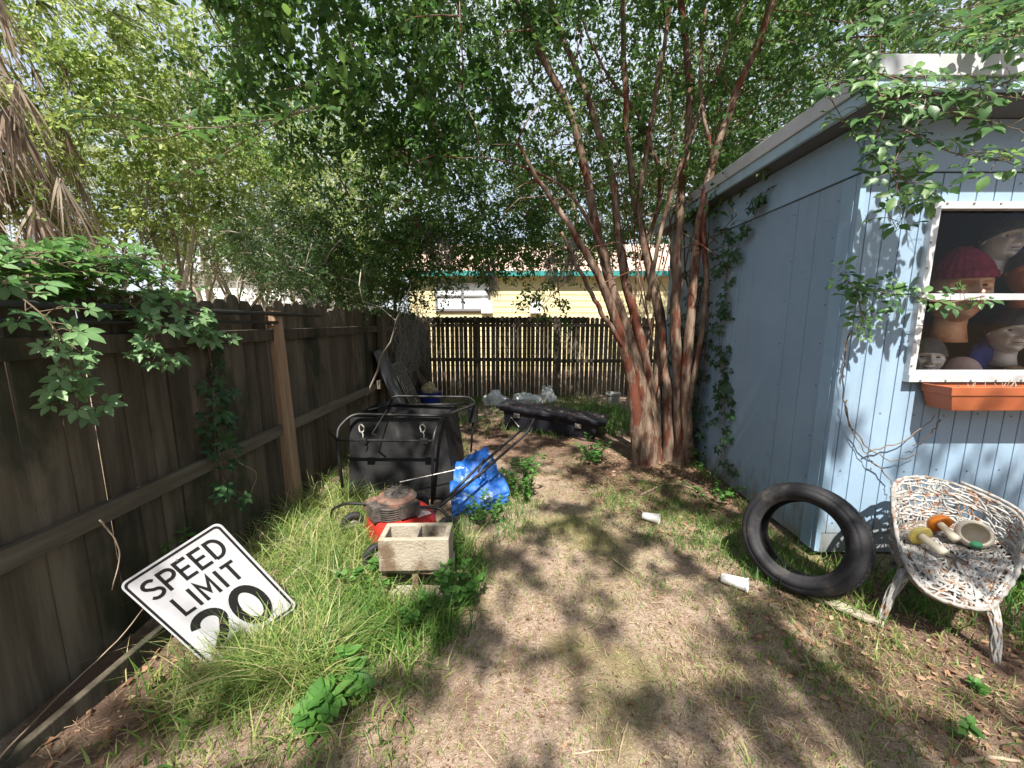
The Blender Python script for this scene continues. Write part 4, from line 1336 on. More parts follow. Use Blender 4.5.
# ------------------------------------------------------------------ framed hopper cart
def cart():
    t = thing('hopper_cart', 'black tubular steel frame cart with dusty black plastic hopper beside the fence', 'cart', (-1.0, 3.5, 0))
    q = MB()
    yF, zF = 3.30, .61
    L0, L1 = P(344, 500, yF), P(337, 440, yF)
    R0, R1 = P(432, 506, yF), P(433, 441, yF)
    tl, tr = P(352, 414, 3.52), P(444, 416, 3.52)
    q.tube(fillet([L0, L1, P(338, 428, 3.38), P(352, 414, 3.5), tr, P(476, 404, 4.1), P(470, 397, 4.35), P(392, 396, 4.35), P(386, 406, 4.2)], .09), .014, 8)
    q.tube(fillet([R0, R1, P(436, 427, 3.38), P(444, 416, 3.52), P(462, 409, 3.85)], .09), .014, 8)
    q.tube([L1, R1], .012, 8)
    q.tube([P(328, 430, 3.2), P(331, 434, 3.26), L1], .010, 6)
    q.tube([P(390, 405, 4.15), P(476, 404, 4.1)], .012, 8)
    q.tube([P(365, 411, 3.9), P(390, 405, 4.15)], .010, 6)
    q.tube([P(474, 405, 4.12), P(471, 452, 4.12)], .011, 8)
    q.tube([P(446, 430, 4.0), P(472, 430, 4.12)], .008, 6)
    q.tube([P(392, 397, 4.35), P(392, 440, 4.35)], .011, 8)
    q.build('tube_frame', M['blacktube'], t, smooth=True)
    q = MB()
    q.tube(fillet([P(329, 524, 2.9), P(332, 509, 2.82), P(346, 503, 2.75), P(440, 508, 2.72), P(449, 517, 2.70), P(450, 536, 2.66)], .05), .011, 8)
    q.tube([P(329, 524, 2.9), P(342, 503, 3.28)], .010, 6)
    q.build('front_hoop', M['blacktube'], t, smooth=True)
    # hopper: a flared tub of thick sheet
    q = MB()
    a, b = P(350, 417, 3.55), P(443, 418, 3.55)
    c, d = P(456, 498, 3.36), P(349, 498, 3.36)
    c.z, d.z = .03, .03
    off = Vector((.04, .62, 0))
    ring_t = [a, b, b + off, a + off]
    ring_b = [d, c, c + off * .92, d + off * .92]
    n = 10
    vs, fs = [], []
    for k in range(n + 1):
        v = k / n
        for i in range(4):
            for j in range(8):
                p = ring_b[i].lerp(ring_b[(i + 1) % 4], j / 8).lerp(ring_t[i].lerp(ring_t[(i + 1) % 4], j / 8), v)
                bow = .012 * math.sin(PI * j / 8) * math.sin(PI * v) * mnoise.noise(Vector((i * 3.1, j * .5, v * 3)))
                ctr = (ring_b[0] + ring_b[2]) / 2
                dd = Vector((p.x - ctr.x, p.y - ctr.y, 0)).normalized()
                vs.append(p + dd * bow)
    for k in range(n):
        for i in range(32): fs.append((k * 32 + i, k * 32 + (i + 1) % 32, (k + 1) * 32 + (i + 1) % 32, (k + 1) * 32 + i))
    fs.append(tuple(range(32))[::-1])
    q.add(vs, fs)
    q.build('hopper', M['blackplastic'], t, solid=.008)
    for u in (362, 423):
        q = MB()
        p = P(u, 428, 3.40)
        pts = [p + Vector((.022 * math.cos(a_) * (1 + .2 * math.sin(3 * a_)), -.01 - .012 * math.sin(2 * a_), .035 * math.sin(a_))) for a_ in np.linspace(0, 11, 40)]
        pts += [p + Vector((.01, -.01, -.06)), p + Vector((.0, -.01, -.12))]
        q.tube(pts, .006, 5)
        q.build('rope_tie', M['rope'], t, smooth=True)
        q = MB(); q.box(P(u + 1, 441, 3.29), (.07, .035, .05)); q.build('clamp', M['blackplastic'], t, bevel=.006)
    q = MB(); q.tube([P(387, 410, 3.5), P(372, 434, 3.33)], .006, 5); q.tube([P(372, 434, 3.33), P(378, 436, 3.29)], .008, 5); q.build('tie_cord', M['blackplastic'], t)
    q = MB(); q.box(P(473, 415, 4.1), (.10, .07, .16)); q.build('corner_bracket', M['blackplastic'], t, bevel=.01)
    q = MB(); q.tube([P(400, 482, 3.28), P(455, 470, 3.3)], .005, 5); q.build('brace_rod', M['steel'], t)


cart()

# ------------------------------------------------------------------ blue tarp
def tarp():
    t = MB()
    a, b, c, d = P(447, 470, 3.62), P(486, 446, 3.75), P(509, 492, 3.30), P(452, 514, 3.08)
    a.z, b.z = a.z + .0, b.z
    for lay in range(3):
        def fn(u, v, lay=lay):
            p = a.lerp(b, u).lerp(d.lerp(c, u), v)
            e = .06 * mnoise.noise(Vector((u * 3 + lay * 4, v * 3, lay * 2.0))) - .05 * math.exp(-((v - .42 - .12 * u) / .07) ** 2) + .03 * abs(mnoise.noise(Vector((u * 6 + 3, v * 6, lay)))) + .016 * mnoise.noise(Vector((u * 9, v * 9 + lay, 5)))
            fold = .03 * math.sin(v * PI) + .03 * max(0, .5 - abs(v - .45)) * math.sin(u * 5 + 1)
            ins = .03 * lay
            p = p + (b - a).normalized() * (ins * (.5 - u)) * 1.2
            return p + Vector((0, -.01 * lay, e + fold - .035 * lay * (.4 + .6 * v)))
        t.grid(fn, 34, 34)
        def edge(u, v, lay=lay):
            p = fn(u, 1)
            return p + Vector((.0, -.012 * math.sin(v * PI), -.034 * v))
        t.grid(edge, 34, 6)
        def edge2(u, v, lay=lay):
            p = fn(1, u)
            return p + Vector((.012 * math.sin(v * PI), 0, -.034 * v))
        t.grid(edge2, 34, 6)
    tag(t.build('folded_tarp', M['tarp'], smooth=True, solid=.002), 'crumpled blue tarp with white scuffs folded beside the black hopper', 'tarp')


tarp()

# ------------------------------------------------------------------ toolbox
def toolbox():
    fl, fr, br, bl = P(496, 405, 5.75), P(606, 423, 5.22), P(624, 417, 5.58), P(512, 399.5, 6.15)
    t = thing('truck_toolbox', 'long black crossover truck toolbox littered with leaves lying on the ground', 'toolbox', tuple((fl + br) / 2))
    X = (fr - fl); L_ = X.length; X = X.normalized()
    Yv = (bl - fl); W = Yv.length; Yv = (Yv - X * Yv.dot(X)).normalized()
    Z = X.cross(Yv)
    if Z.z < 0: Z = -Z
    def T(x, y, z): return fl + X * x + Yv * y + Z * z
    def bx(x0, x1, y0, y1, z0, z1, tx=0.0, ty=0.0):
        vs = [T(x0 + tx, y0 + ty, z0), T(x1 - tx, y0 + ty, z0), T(x1 - tx, y1 - ty, z0), T(x0 + tx, y1 - ty, z0), T(x0, y0, z1), T(x1, y0, z1), T(x1, y1, z1), T(x0, y1, z1)]
        return vs, [(3, 2, 1, 0), (4, 5, 6, 7), (0, 1, 5, 4), (1, 2, 6, 5), (2, 3, 7, 6), (3, 0, 4, 7)]
    q = MB(); q.add(*bx(0, L_, 0, W, -.055, 0)); q.build('lid', M['toolbox'], t, bevel=.012)
    q = MB(); q.add(*bx(.10, L_ - .10, .05, W - .05, -.40, -.057, .06, .0)); q.build('box_body', M['toolbox'], t, bevel=.01)
    q = MB(); q.add(*bx(.05, L_ - .05, .02, W - .02, -.082, -.057)); q.build('flange', M['toolbox'], t, bevel=.004)
    for x in (.28, L_ - .42):
        q = MB(); q.add(*bx(x, x + .09, .018, .05, -.15, -.085)); q.add(*bx(x + .025, x + .065, .008, .018, -.13, -.095)); q.build('latch', M['steel'], t, bevel=.004)
    q = MB()
    p0, p1, p2 = T(.03, .06, -.055), None, None
    q.tube([P(505, 430, 5.68), P(511, 417, 5.72), P(519, 427, 5.66)], .007, 5)
    q.build('prop_wire', M['steel'], t)


toolbox()

# ------------------------------------------------------------------ board and rack leaning on the fence
def leaning():
    a, b = Vector((-1.90, 5.45, 1.20)), Vector((-1.90, 5.95, 1.22))
    c, d = Vector((-1.60, 6.15, .0)), Vector((-1.60, 5.70, .0))
    n = (b - a).cross(d - a).normalized() * .018
    q = MB()
    q.prism([a, b, c, d], n * 0, n)
    t = tag(q.build('leaning_board', M['slate'], bevel=.004), 'narrow slate grey board leaning against the plank fence behind the cart', 'board')
    t2 = thing('wire_rack', 'rusty wire shelf rack leaning on the fence beside the slate board', 'rack', (-1.65, 6.5, 0))
    q = MB()
    for k in range(7):
        y = 6.2 + k * .09
        q.tube([(-1.87, y - .1, .95), (-1.52, y + .05, gz(-1.5, y))], .007, 5)
    for f in (0.02, .5, .98):
        q.tube([(-1.87 + .35 * f, 6.1 + .15 * f, .95 * (1 - f) + .01), (-1.87 + .35 * f, 6.64 + .15 * f, .95 * (1 - f) + .01)], .008, 5)
    q.build('wire_grid', M['moss'], t2)


leaning()

# ------------------------------------------------------------------ small things along the back fence
def crumple(label, c, d, m, seed, name, cat, group=None):
    c = Vector(c)
    q = MB()
    def fn(u, v):
        a = u * 2 * PI
        th = v * PI * .5
        dd = Vector((math.cos(a) * math.sin(th + .02), math.sin(a) * math.sin(th + .02), math.cos(th)))
        k = 1 + .35 * mnoise.noise(dd * 1.7 + Vector((seed, 0, 0))) + .18 * mnoise.noise(dd * 5 + Vector((0, seed, 0)))
        return c + Vector((dd.x * d[0] * k, dd.y * d[1] * k, dd.z * d[2] * k - .01))
    q.grid(fn, 36, 14, wrap=True)
    return tag(q.build(name, M[m], smooth=True), label, cat, group)


crumple('crumpled white plastic sheet by the fence next to the toolbox end', (-.30, 7.6, 0), (.30, .2, .24), 'whiteplastic', 1.2, 'plastic_sheet', 'plastic sheet')
crumple('low white plastic sheet lying behind the middle of the toolbox', (.30, 7.9, 0), (.34, .2, .16), 'whiteplastic', 4.4, 'plastic_sheet', 'plastic sheet')
crumple('peaked white plastic bag showing above the toolbox lid', (.72, 7.9, 0), (.17, .15, .30), 'whiteplastic', 7.9, 'plastic_bag', 'bag')
crumple('tan paper sack standing in the blue tub by the corner', (-1.62, 7.55, .23), (.17, .13, .20), 'sack', 3.3, 'paper_sack', 'sack')
q = MB()
q.lathe([(.17, 0), (.21, .24), (.225, .245), (.225, .265), (.205, .265), (.16, .02), (.001, .02)], 28, Matrix.Translation((-1.58, 7.5, gz(-1.58, 7.5))))
tag(q.build('plastic_tub', M['bluetub'], smooth=False), 'round dark blue plastic tub on the grass near the fence corner', 'tub')
q = MB()
q.lathe([(.10, 0), (.135, .22), (.15, .22), (.15, .25), (.13, .25), (.10, .05), (.001, .05)], 24, Matrix.Translation((1.98, 7.6, gz(1.98, 7.6))))
tag(q.build('plant_pot', M['pot'], smooth=False), 'empty grey plant pot standing in grass behind the tree', 'pot')

# ------------------------------------------------------------------ foliage engine
def unit(a):
    return a / np.maximum(1e-9, np.linalg.norm(a, axis=-1, keepdims=True))


def lf_simple():
    v = np.array([(0, 0, 0), (-.27, .45, .07), (0, 1, -.05), (.27, .45, .07)])
    return v, np.array([(0, 2, 1), (0, 3, 2)])


def lf_oval(w=.26, droop=.10):
    v = [(0, 0, 0), (-w * .8, .25, .05), (-w, .5, .05), (-w * .6, .78, .02), (0, 1, -droop), (w * .6, .78, .02), (w, .5, .05), (w * .8, .25, .05), (0, .5, 0)]
    f = [(8, i + 1, i) for i in range(8)]
    f[7] = (8, 0, 7)
    return np.array(v), np.array(f)


def lf_compound(angles, lens, w=.26, droop=.12, stalk=.12):
    bv, bf = lf_oval(w, droop)
    V, F = [], []
    for a, l in zip(angles, lens):
        a = math.radians(a)
        p = bv * l
        p[:, 1] += stalk
        q = p.copy()
        q[:, 0] = p[:, 0] * math.cos(a) + p[:, 1] * math.sin(a)
        q[:, 1] = -p[:, 0] * math.sin(a) + p[:, 1] * math.cos(a)
        q[:, 2] = p[:, 2] - .10 * abs(math.sin(a)) * p[:, 1]
        F.append(bf + sum(len(x) for x in V))
        V.append(q)
    return np.concatenate(V), np.concatenate(F)


def scatter(tpl, pos, Yd, Zn, size, r=None):
    """copies of a leaf template at pos, pointing along Yd, facing Zn -> V, F, per-face rnd"""
    tv, tf = tpl
    n, k = len(pos), len(tv)
    Y = unit(Yd)
    X = unit(np.cross(Y, Zn))
    Z = np.cross(X, Y)
    sz = np.broadcast_to(np.asarray(size, float), (n,))[:, None, None]
    V = pos[:, None, :] + sz * (tv[None, :, 0:1] * X[:, None] + tv[None, :, 1:2] * Y[:, None] + tv[None, :, 2:3] * Z[:, None])
    F = tf[None] + (np.arange(n) * k)[:, None, None]
    if r is None: r = NR.random(n)
    return V.reshape(-1, 3), F.reshape(-1, 3), np.repeat(r, len(tf))


def cat3(parts):
    V, F, R = [], [], []
    n = 0
    for v, f, r in parts:
        V.append(v); F.append(f + n); R.append(r); n += len(v)
    return np.concatenate(V), np.concatenate(F), np.concatenate(R)


def in_ellipsoids(n, ells, hollow=0.0):
    out = []
    vol = np.array([e[1][0] * e[1][1] * e[1][2] for e in ells], float)
    for e, k in zip(ells, NR.multinomial(n, vol / vol.sum())):
        d = unit(NR.normal(size=(k, 3)))
        rr = (hollow ** 3 + (1 - hollow ** 3) * NR.random((k, 1))) ** (1 / 3)
        out.append(np.array(e[0]) + d * rr * np.array(e[1]))
    return np.concatenate(out)


def leaf_clumps(C, per, spread, size, tpl, droop=0.3, flat=0.6):
    """sprays of leaves round clump centres: each clump is a few twiglets carrying leaves"""
    n = len(C)
    tw = 5
    m = n * tw
    base = np.repeat(C, tw, 0)
    d = NR.normal(size=(m, 3)); d[:, 2] = d[:, 2] * flat - droop
    d = unit(d)
    pl = max(1, per // tw)
    t = NR.random((m, pl, 1)) ** .7
    pos = base[:, None] + d[:, None] * t * spread * NR.uniform(.6, 1.3, (m, 1, 1)) + NR.normal(size=(m, pl, 3)) * spread * .07
    pos[:, :, 2] -= (t[:, :, 0] ** 2) * spread * .25
    yd = d[:, None] * .6 + NR.normal(size=(m, pl, 3)) * .65
    yd[:, :, 2] -= droop * .6
    zn = NR.normal(size=(m, pl, 3)) * .75; zn[:, :, 2] += .8
    tone = np.repeat(NR.random(n), tw)[:, None]
    r = np.clip(.55 * tone + .45 * NR.random((m, pl)), 0, 1).ravel()
    pos, yd, zn = pos.reshape(-1, 3), yd.reshape(-1, 3), zn.reshape(-1, 3)
    cs = np.repeat(NR.uniform(.72, 1.28, n), tw * pl)
    return scatter(tpl, pos, yd, zn, size * cs * NR.uniform(.6, 1.25, len(pos)), r)


def link_branches(mb, skel, C, r0=.012, r1=.003, sag=.08, maxd=9.0):
    """thin limbs from the nearest point of the skeleton (or of an earlier limb) to every clump"""
    nodes = np.array(skel, float)
    dist = np.min(np.linalg.norm(C[:, None] - nodes[None], axis=2), axis=1)
    for i in np.argsort(dist):
        d = np.linalg.norm(nodes - C[i], axis=1)
        j = int(np.argmin(d))
        if d[j] > maxd or d[j] < .05: continue
        a, b = Vector(nodes[j]), Vector(C[i])
        L_ = (b - a).length
        k = max(2, min(6, int(L_ / .25) + 1))
        pts = []
        for q in range(k + 1):
            t = q / k
            p = a.lerp(b, t)
            if 0 < q < k: p += Vector((rnd.gauss(0, L_ * .06), rnd.gauss(0, L_ * .06), L_ * sag * math.sin(PI * t) + rnd.gauss(0, L_ * .04)))
            pts.append(p)
        ra = min(r0, r1 + L_ * .010)
        mb.tube(pts, [ra + (r1 - ra) * q / k for q in range(k + 1)], 4)
        nodes = np.concatenate([nodes, np.array([tuple(p) for p in pts[1:]])])
    return nodes


def sample_poly(pts, step=.15, t0=0.0):
    out = []
    for a, b in zip(pts[:-1], pts[1:]):
        n = max(1, int((Vector(b) - Vector(a)).length / step))
        out += [tuple(Vector(a).lerp(Vector(b), i / n)) for i in range(n)]
    out.append(tuple(pts[-1]))
    return out[int(len(out) * t0):]


def wobble(pts, a=.02, f=2.0, seed=0.0):
    return [Vector(p) + Vector((mnoise.noise(Vector((i * f * .13, seed, 0))), mnoise.noise(Vector((i * f * .13, seed, 9))), 0)) * a for i, p in enumerate(pts)]


# ------------------------------------------------------------------ crape myrtle
def myrtle():
    B = Vector((1.72, 4.42, 0))
    t = thing('myrtle_tree', 'tall multi stemmed tree with peeling reddish bark beside the blue shed wall', 'tree', tuple(B))
    mb = MB()
    skel = []
    stems = [  # (pixel track with depth, radii)
        ([(640, 470, 4.35), (634, 400, 4.30), (622, 340, 4.25), (600, 280, 4.2), (575, 235, 4.1), (552, 200, 4.05), (532, 170, 4.0), (518, 140, 4.0)], .085, .014),
        ([(650, 468, 4.35), (645, 410, 4.35), (632, 350, 4.35), (612, 290, 4.4), (596, 225, 4.45), (575, 130, 4.5), (545, 60, 4.5), (512, -10, 4.5), (480, -90, 4.5)], .10, .035),
        ([(655, 468, 4.4), (652, 410, 4.45), (640, 340, 4.5), (622, 265, 4.55), (612, 180, 4.6), (585, 90, 4.6), (556, 20, 4.6), (530, -70, 4.6)], .085, .03),
        ([(658, 470, 4.5), (656, 400, 4.55), (662, 330, 4.6), (650, 270, 4.65), (632, 180, 4.7), (625, 90, 4.7), (622, -20, 4.7), (610, -120, 4.7)], .08, .028),
        ([(668, 470, 4.4), (668, 410, 4.4), (664, 350, 4.45), (655, 300, 4.5), (640, 210, 4.55), (652, 120, 4.6), (668, 20, 4.7), (690, -80, 4.8)], .07, .025),
        ([(682, 472, 4.3), (680, 410, 4.3), (676, 345, 4.3), (676, 280, 4.3), (682, 190, 4.3), (690, 90, 4.3), (680, 0, 4.35), (675, -90, 4.4)], .085, .035),
        ([(690, 470, 4.25), (686, 420, 4.2), (688, 350, 4.2), (696, 260, 4.2), (706, 190, 4.15), (730, 110, 4.1), (757, 45, 4.05), (790, -40, 4.0), (815, -110, 4.0)], .07, .034),
        ([(684, 430, 4.2), (694, 380, 4.12), (706, 300, 4.1), (704, 230, 4.1), (712, 160, 4.1), (700, 90, 4.15), (705, 10, 4.2)], .038, .015),
        ([(648, 300, 4.3), (664, 220, 4.25), (690, 140, 4.2), (722, 60, 4.2), (748, -10, 4.1)], .028, .014),
        ([(628, 352, 4.25), (607, 322, 4.2), (593, 297, 4.15), (578, 268, 4.1), (562, 232, 4.1)], .034, .018),
        ([(612, 290, 4.4), (598, 240, 4.3), (566, 190, 4.2), (520, 165, 4.0)], .03, .012),
        ([(640, 260, 4.6), (660, 190, 4.7), (640, 120, 4.8), (598, 60, 4.9), (575, 0, 5.0)], .026, .012),
    ]
    for si, (tr, r0, r1) in enumerate(stems):
        pts = [P(u, v, y) for u, v, y in tr]
        if pts[0].z < .4: pts[0].z = -.08
        sp = spline(pts, 7)
        sp = wobble(sp, .022, 3.0, si * 3.3)
        n = len(sp)
        rad = []
        for i in range(n):
            f = i / (n - 1)
            r = r0 * (1 - f) ** .8 + r1 * (1 - (1 - f) ** .8)
            if si < 7: r *= 1 + .5 * math.exp(-f * 18)
            rad.append(r * ((1.02 - .28 * min(1, f * 1.6)) if si < 7 else .95) * (1 + .12 * mnoise.noise(Vector((i * .5, si * 2, 0)))))
        mb.tube(sp, rad, 12, squash=.85)
        skel += sample_poly(sp, .2, .45)
    # crown volume: high over the yard, hollow round the stems
    C = in_ellipsoids(980, [((.9, 6.4, 4.7), (3.4, 2.9, 2.3)), ((-1.2, 5.4, 4.0), (2.2, 2.2, 1.7)), ((3.9, 5.6, 5.0), (3.0, 3.0, 1.7)), ((1.4, 4.4, 6.0), (3.4, 2.6, 1.4))])
    keep = ~((C[:, 1] < 3.0) & (C[:, 2] < 3.0)) & ~((C[:, 0] > 1.8) & (C[:, 2] < 3.15)) & ~((C[:, 2] < 2.75) & (C[:, 0] > .1))
    C = C[keep]
    # low hanging sprays in front of the yellow house
    low = np.array([tuple(P(u, v, y)) for u, v, y in [(410, 245, 7.4), (440, 250, 7.6), (465, 235, 7.4), (490, 250, 7.8), (520, 256, 7.6), (545, 245, 7.4), (570, 250, 7.2), (430, 225, 7.0), (500, 235, 7.0), (600, 245, 7.0), (620, 255, 7.2), (640, 250, 6.8), (585, 235, 6.4), (535, 230, 6.6), (405, 268, 7.6), (395, 290, 7.4), (375, 245, 6.0), (345, 235, 5.2), (330, 250, 5.0), (355, 295, 6.0), (380, 310, 6.6), (335, 280, 5.4), (395, 315, 7.2), (690, 165, 4.3), (705, 150, 4.2), (725, 150, 4.0), (715, 175, 4.2), (740, 165, 3.8), (755, 140, 3.6), (770, 150, 3.4), (690, 190, 4.5), (785, 125, 3.3), (730, 185, 4.0), (700, 205, 4.4),(415, 250, 6.2), (440, 265, 6.6), (470, 245, 6.4), (500, 262, 6.0), (520, 240, 6.0), (545, 262, 5.8), (555, 282, 5.8), (430, 235, 7.0), (455, 255, 7.2), (395, 240, 6.8), (530, 285, 5.6), (568, 250, 5.2), (410, 278, 7.4), (402, 300, 7.6),
                                                    (560, 300, 5.5), (540, 296, 5.5), (400, 225, 5.6), (380, 205, 5.2), (360, 235, 5.6), (385, 262, 6.0), (365, 275, 5.8), (345, 255, 5.4), (350, 215, 5.0), (420, 215, 5.8), (455, 225, 6.0), (490, 228, 5.8), (525, 222, 5.6), (505, 252, 6.2), (400, 285, 6.6), (535, 260, 6.0), (450, 280, 6.6), (580, 262, 5.0), (418, 300, 6.8), (485, 272, 6.2), (470, 262, 6.8), (510, 250, 7.0), (425, 262, 7.0)]])
    low = np.concatenate([low, in_ellipsoids(120, [((-.5, 7.0, 2.95), (1.7, .8, .42)), ((1.3, 7.2, 3.0), (1.3, .7, .32)), ((-1.6, 6.2, 2.7), (.8, 1.0, .5))])])
    C = np.concatenate([C, low])
    link_branches(mb, skel, C, .016, .0035)
    for i in range(13):    # slim grey suckers standing among the stems
        u0 = rnd.uniform(625, 700); v0 = rnd.uniform(300, 400); y0 = rnd.uniform(4.25, 4.75)
        a, b = P(u0, v0, y0), P(u0 + rnd.uniform(-70, 75) , rnd.uniform(20, 150), y0 + rnd.uniform(-.1, .5))
        sp = wobble(spline([a, a.lerp(b, .5) + Vector((rnd.gauss(0, .05), rnd.gauss(0, .05), 0)), b], 8), .03, 3, i)
        mb.tube(sp, [.009 - .006 * j / len(sp) for j in range(len(sp))], 5)
    for i in range(70):    # bare hanging twigs inside the crown
        p = Vector(rnd.choice(skel)); q = p + Vector((rnd.gauss(0, .5), rnd.gauss(0, .4), rnd.uniform(-.8, .5)))
        mb.tube([p, p.lerp(q, .5) + Vector((rnd.gauss(0, .08), rnd.gauss(0, .08), .08)), q], [.006, .005, .002], 4)
    mb.build('trunk', M['bark_myrtle'], t, smooth=True)
    parts = [leaf_clumps(C[:-len(low)], 125, .44, .066, lf_simple(), .25)]
    parts.append(leaf_clumps(low, 95, .34, .060, lf_simple(), .45))
    fmesh('crown', *cat3(parts)[:2], G['myrtle'], t, np.concatenate([p[2] for p in parts]))


myrtle()


# ------------------------------------------------------------------ sunlit trees beyond the plank fence
def bushy_tree(name, label, base, h, ells, n, per, spread, size, leaf, bark, trunks=3, low=0.0, group=None, tpl=None, r=.09, hollow=.0, extra=None, via=None):
    B = Vector(base)
    t = thing(name, label, 'tree', base, group)
    mb = MB()
    skel = []
    for k in range(trunks):
        a = rnd.uniform(0, 2 * PI)
        top = Vector(ells[k % len(ells)][0]) + Vector((rnd.gauss(0, .3), rnd.gauss(0, .3), ells[k % len(ells)][1][2] * rnd.uniform(.2, .7)))
        b0 = B + Vector((math.cos(a) * .18 * (trunks > 1), math.sin(a) * .18 * (trunks > 1), -.1))
        mid = b0.lerp(top, .45) + Vector((rnd.gauss(0, .35), rnd.gauss(0, .25), 0))
        if via is not None: mid = Vector(via) + Vector((rnd.gauss(0, .2), 0, rnd.gauss(0, .1)))
        sp = wobble(spline([b0, mid, top], 9), .12, 3, rnd.random() * 50)
        rr_ = r * rnd.uniform(.7, 1.1)
        mb.tube(sp, [rr_ * (1 - .8 * i / (len(sp) - 1)) for i in range(len(sp))], 8)
        skel += sample_poly(sp, .25, .3)
    C = in_ellipsoids(n, ells, hollow)
    link_branches(mb, skel, C, .03, .005)
    if extra: extra(mb)
    mb.build('trunk', bark, t, smooth=True)
    V, F, R = leaf_clumps(C, per, spread, size, tpl or lf_simple(), .2)
    fmesh('crown', V, F, leaf, t, R)
    return t


bushy_tree('leafy_tree', 'bright yellow green sunlit tree with tangled pale stems beside the palm', (-5.6, 6.0, 0), 6,
           [((-5.8, 6.0, 4.4), (1.7, 1.5, 1.9)), ((-4.6, 6.6, 4.6), (1.3, 1.3, 1.9)), ((-6.6, 5.2, 3.2), (1.3, 1.2, 1.3))], 330, 110, .46, .075, G['sunny'], M['bark_pale'], 9, r=.05)
bushy_tree('leafy_tree', 'greyish olive thicket tree with thin pale trunks showing over the plank fence', (-5.0, 7.6, 0), 5,
           [((-5.4, 7.4, 2.9), (1.5, 1.2, .9)), ((-4.0, 8.2, 3.3), (1.3, 1.2, 1.3)), ((-6.8, 8.4, 4.6), (1.8, 1.2, 2.0))], 260, 100, .45, .06, G['olive'], M['bark_pale'], 10, r=.05)
bushy_tree('leafy_tree', 'sunlit light green tree between the olive thicket and the fence corner', (-3.6, 8.6, 0), 6,
           [((-3.6, 8.8, 4.2), (1.5, 1.4, 1.9)), ((-2.9, 7.6, 2.6), (.9, 1.1, .8))], 230, 100, .45, .062, G['sunny'], M['bark_pale'], 5, r=.06)
bushy_tree('leafy_tree', 'tall hazy green tree far behind the plank fence', (-9.5, 13.0, 0), 10,
           [((-9.5, 13, 6.0), (3.4, 2.5, 3.4)), ((-6.4, 14.5, 6.6), (2.4, 2.2, 3.0))], 300, 100, .75, .12, G['olive'], M['bark_pale'], 3, r=.16)
bushy_tree('leafy_tree', 'dark green tree rising behind the yellow house roof', (4.0, 20.5, 0), 11,
           [((3.0, 20.5, 7.5), (4.5, 2.5, 3.4)), ((9.0, 21, 8.0), (4.0, 2.5, 4.0))], 260, 90, 1.0, .17, G['oak'], M['bark_dark'], 3, r=.25)
bushy_tree('leafy_tree', 'dense mixed tree with bare twigs rising behind the flat shed roof', (7.2, 9.8, 0), 9,
           [((5.2, 9.6, 5.6), (2.6, 1.8, 2.4)), ((9.5, 9.2, 5.4), (3.2, 2.0, 2.6)), ((7.4, 9.2, 7.4), (3.5, 2.0, 1.8))], 420, 95, .55, .085, G['sunny_dark'], M['bark_pale'], 7, r=.09)
bushy_tree('leafy_tree', 'small dark leaved tree rooted in the back fence corner hung with grey dry vine', (-1.72, 8.2, 0), 4,
           [((-1.7, 7.9, 2.9), (.9, .8, .9)), ((-2.3, 7.0, 2.4), (.8, .8, .55))], 110, 90, .36, .055, G['shrub'], M['bark_dark'], 2, r=.06)
bushy_tree('leaning_shrub', 'bushy green shrub spilling over the top of the plank fence beyond the timber post', (-2.45, 5.3, 0), 3,
           [((-2.3, 4.9, 2.25), (.55, .9, .5)), ((-2.35, 6.2, 2.2), (.6, .9, .55)), ((-1.95, 5.2, 1.85), (.28, .7, .28)), ((-3.1, 5.6, 2.6), (.7, 1.0, .6))], 190, 90, .30, .046, G['shrub'], M['bark_pale'], 5, r=.03)


# dark overhanging sprays high in the frame, fed by a tree beyond the fence
bushy_tree('overhanging_tree', 'dark glossy leaved tree reaching over the plank fence above the yard', (-3.4, -1.5, 0), 6,
           [((-1.75, 3.9, 4.4), (1.0, 1.0, .9)), ((-1.0, 4.6, 4.2), (1.1, 1.0, .9)), ((-2.3, 4.8, 4.9), (1.1, 1.0, .9))], 105, 70, .34, .085, G['creeper_dark'], M['bark_dark'], 3, r=.05, tpl=lf_oval(.30), via=(-2.6, .2, 5.0))


def shade_oak():
    """the big tree the photographer stands under: its crown throws the dappled shade on the yard"""
    t = thing('shade_oak', 'large spreading oak behind the viewpoint that shades the yard', 'tree', (2.2, -5.5, 0))
    mb = MB()
    sp = spline([(2.2, -5.5, -.1), (2.1, -5.2, 2.0), (1.6, -4.6, 5.0), (1.2, -3.6, 8.4)], 8)
    mb.tube(sp, [.32 - .2 * i / (len(sp) - 1) for i in range(len(sp))], 12)
    skel = sample_poly(sp, .3, .4)
    C = []
    for x0 in np.arange(-3.4, 6.0, .30):
        for y0 in np.arange(-6.0, 1.9, .30):
            x, y = x0 + rnd.gauss(0, .14), y0 + rnd.gauss(0, .14)
            z = 7.8 + rnd.uniform(-.6, .8) + .1 * y
            # where the ray of sun through this clump meets the ground
            s = z / SUN_DIR.z
            gx, gy = x - SUN_DIR.x * s, y - SUN_DIR.y * s
            dens = SHADE(gx, gy)
            if rnd.random() < dens: C.append((x, y, z))
    C = np.array(C)
    link_branches(mb, skel, C, .05, .006, maxd=20)
    mb.build('trunk', M['bark_dark'], t, smooth=True)
    V, F, R = leaf_clumps(C, 60, .20, .10, lf_simple(), .1, .35)
    fmesh('crown', V, F, G['oak'], t, R)


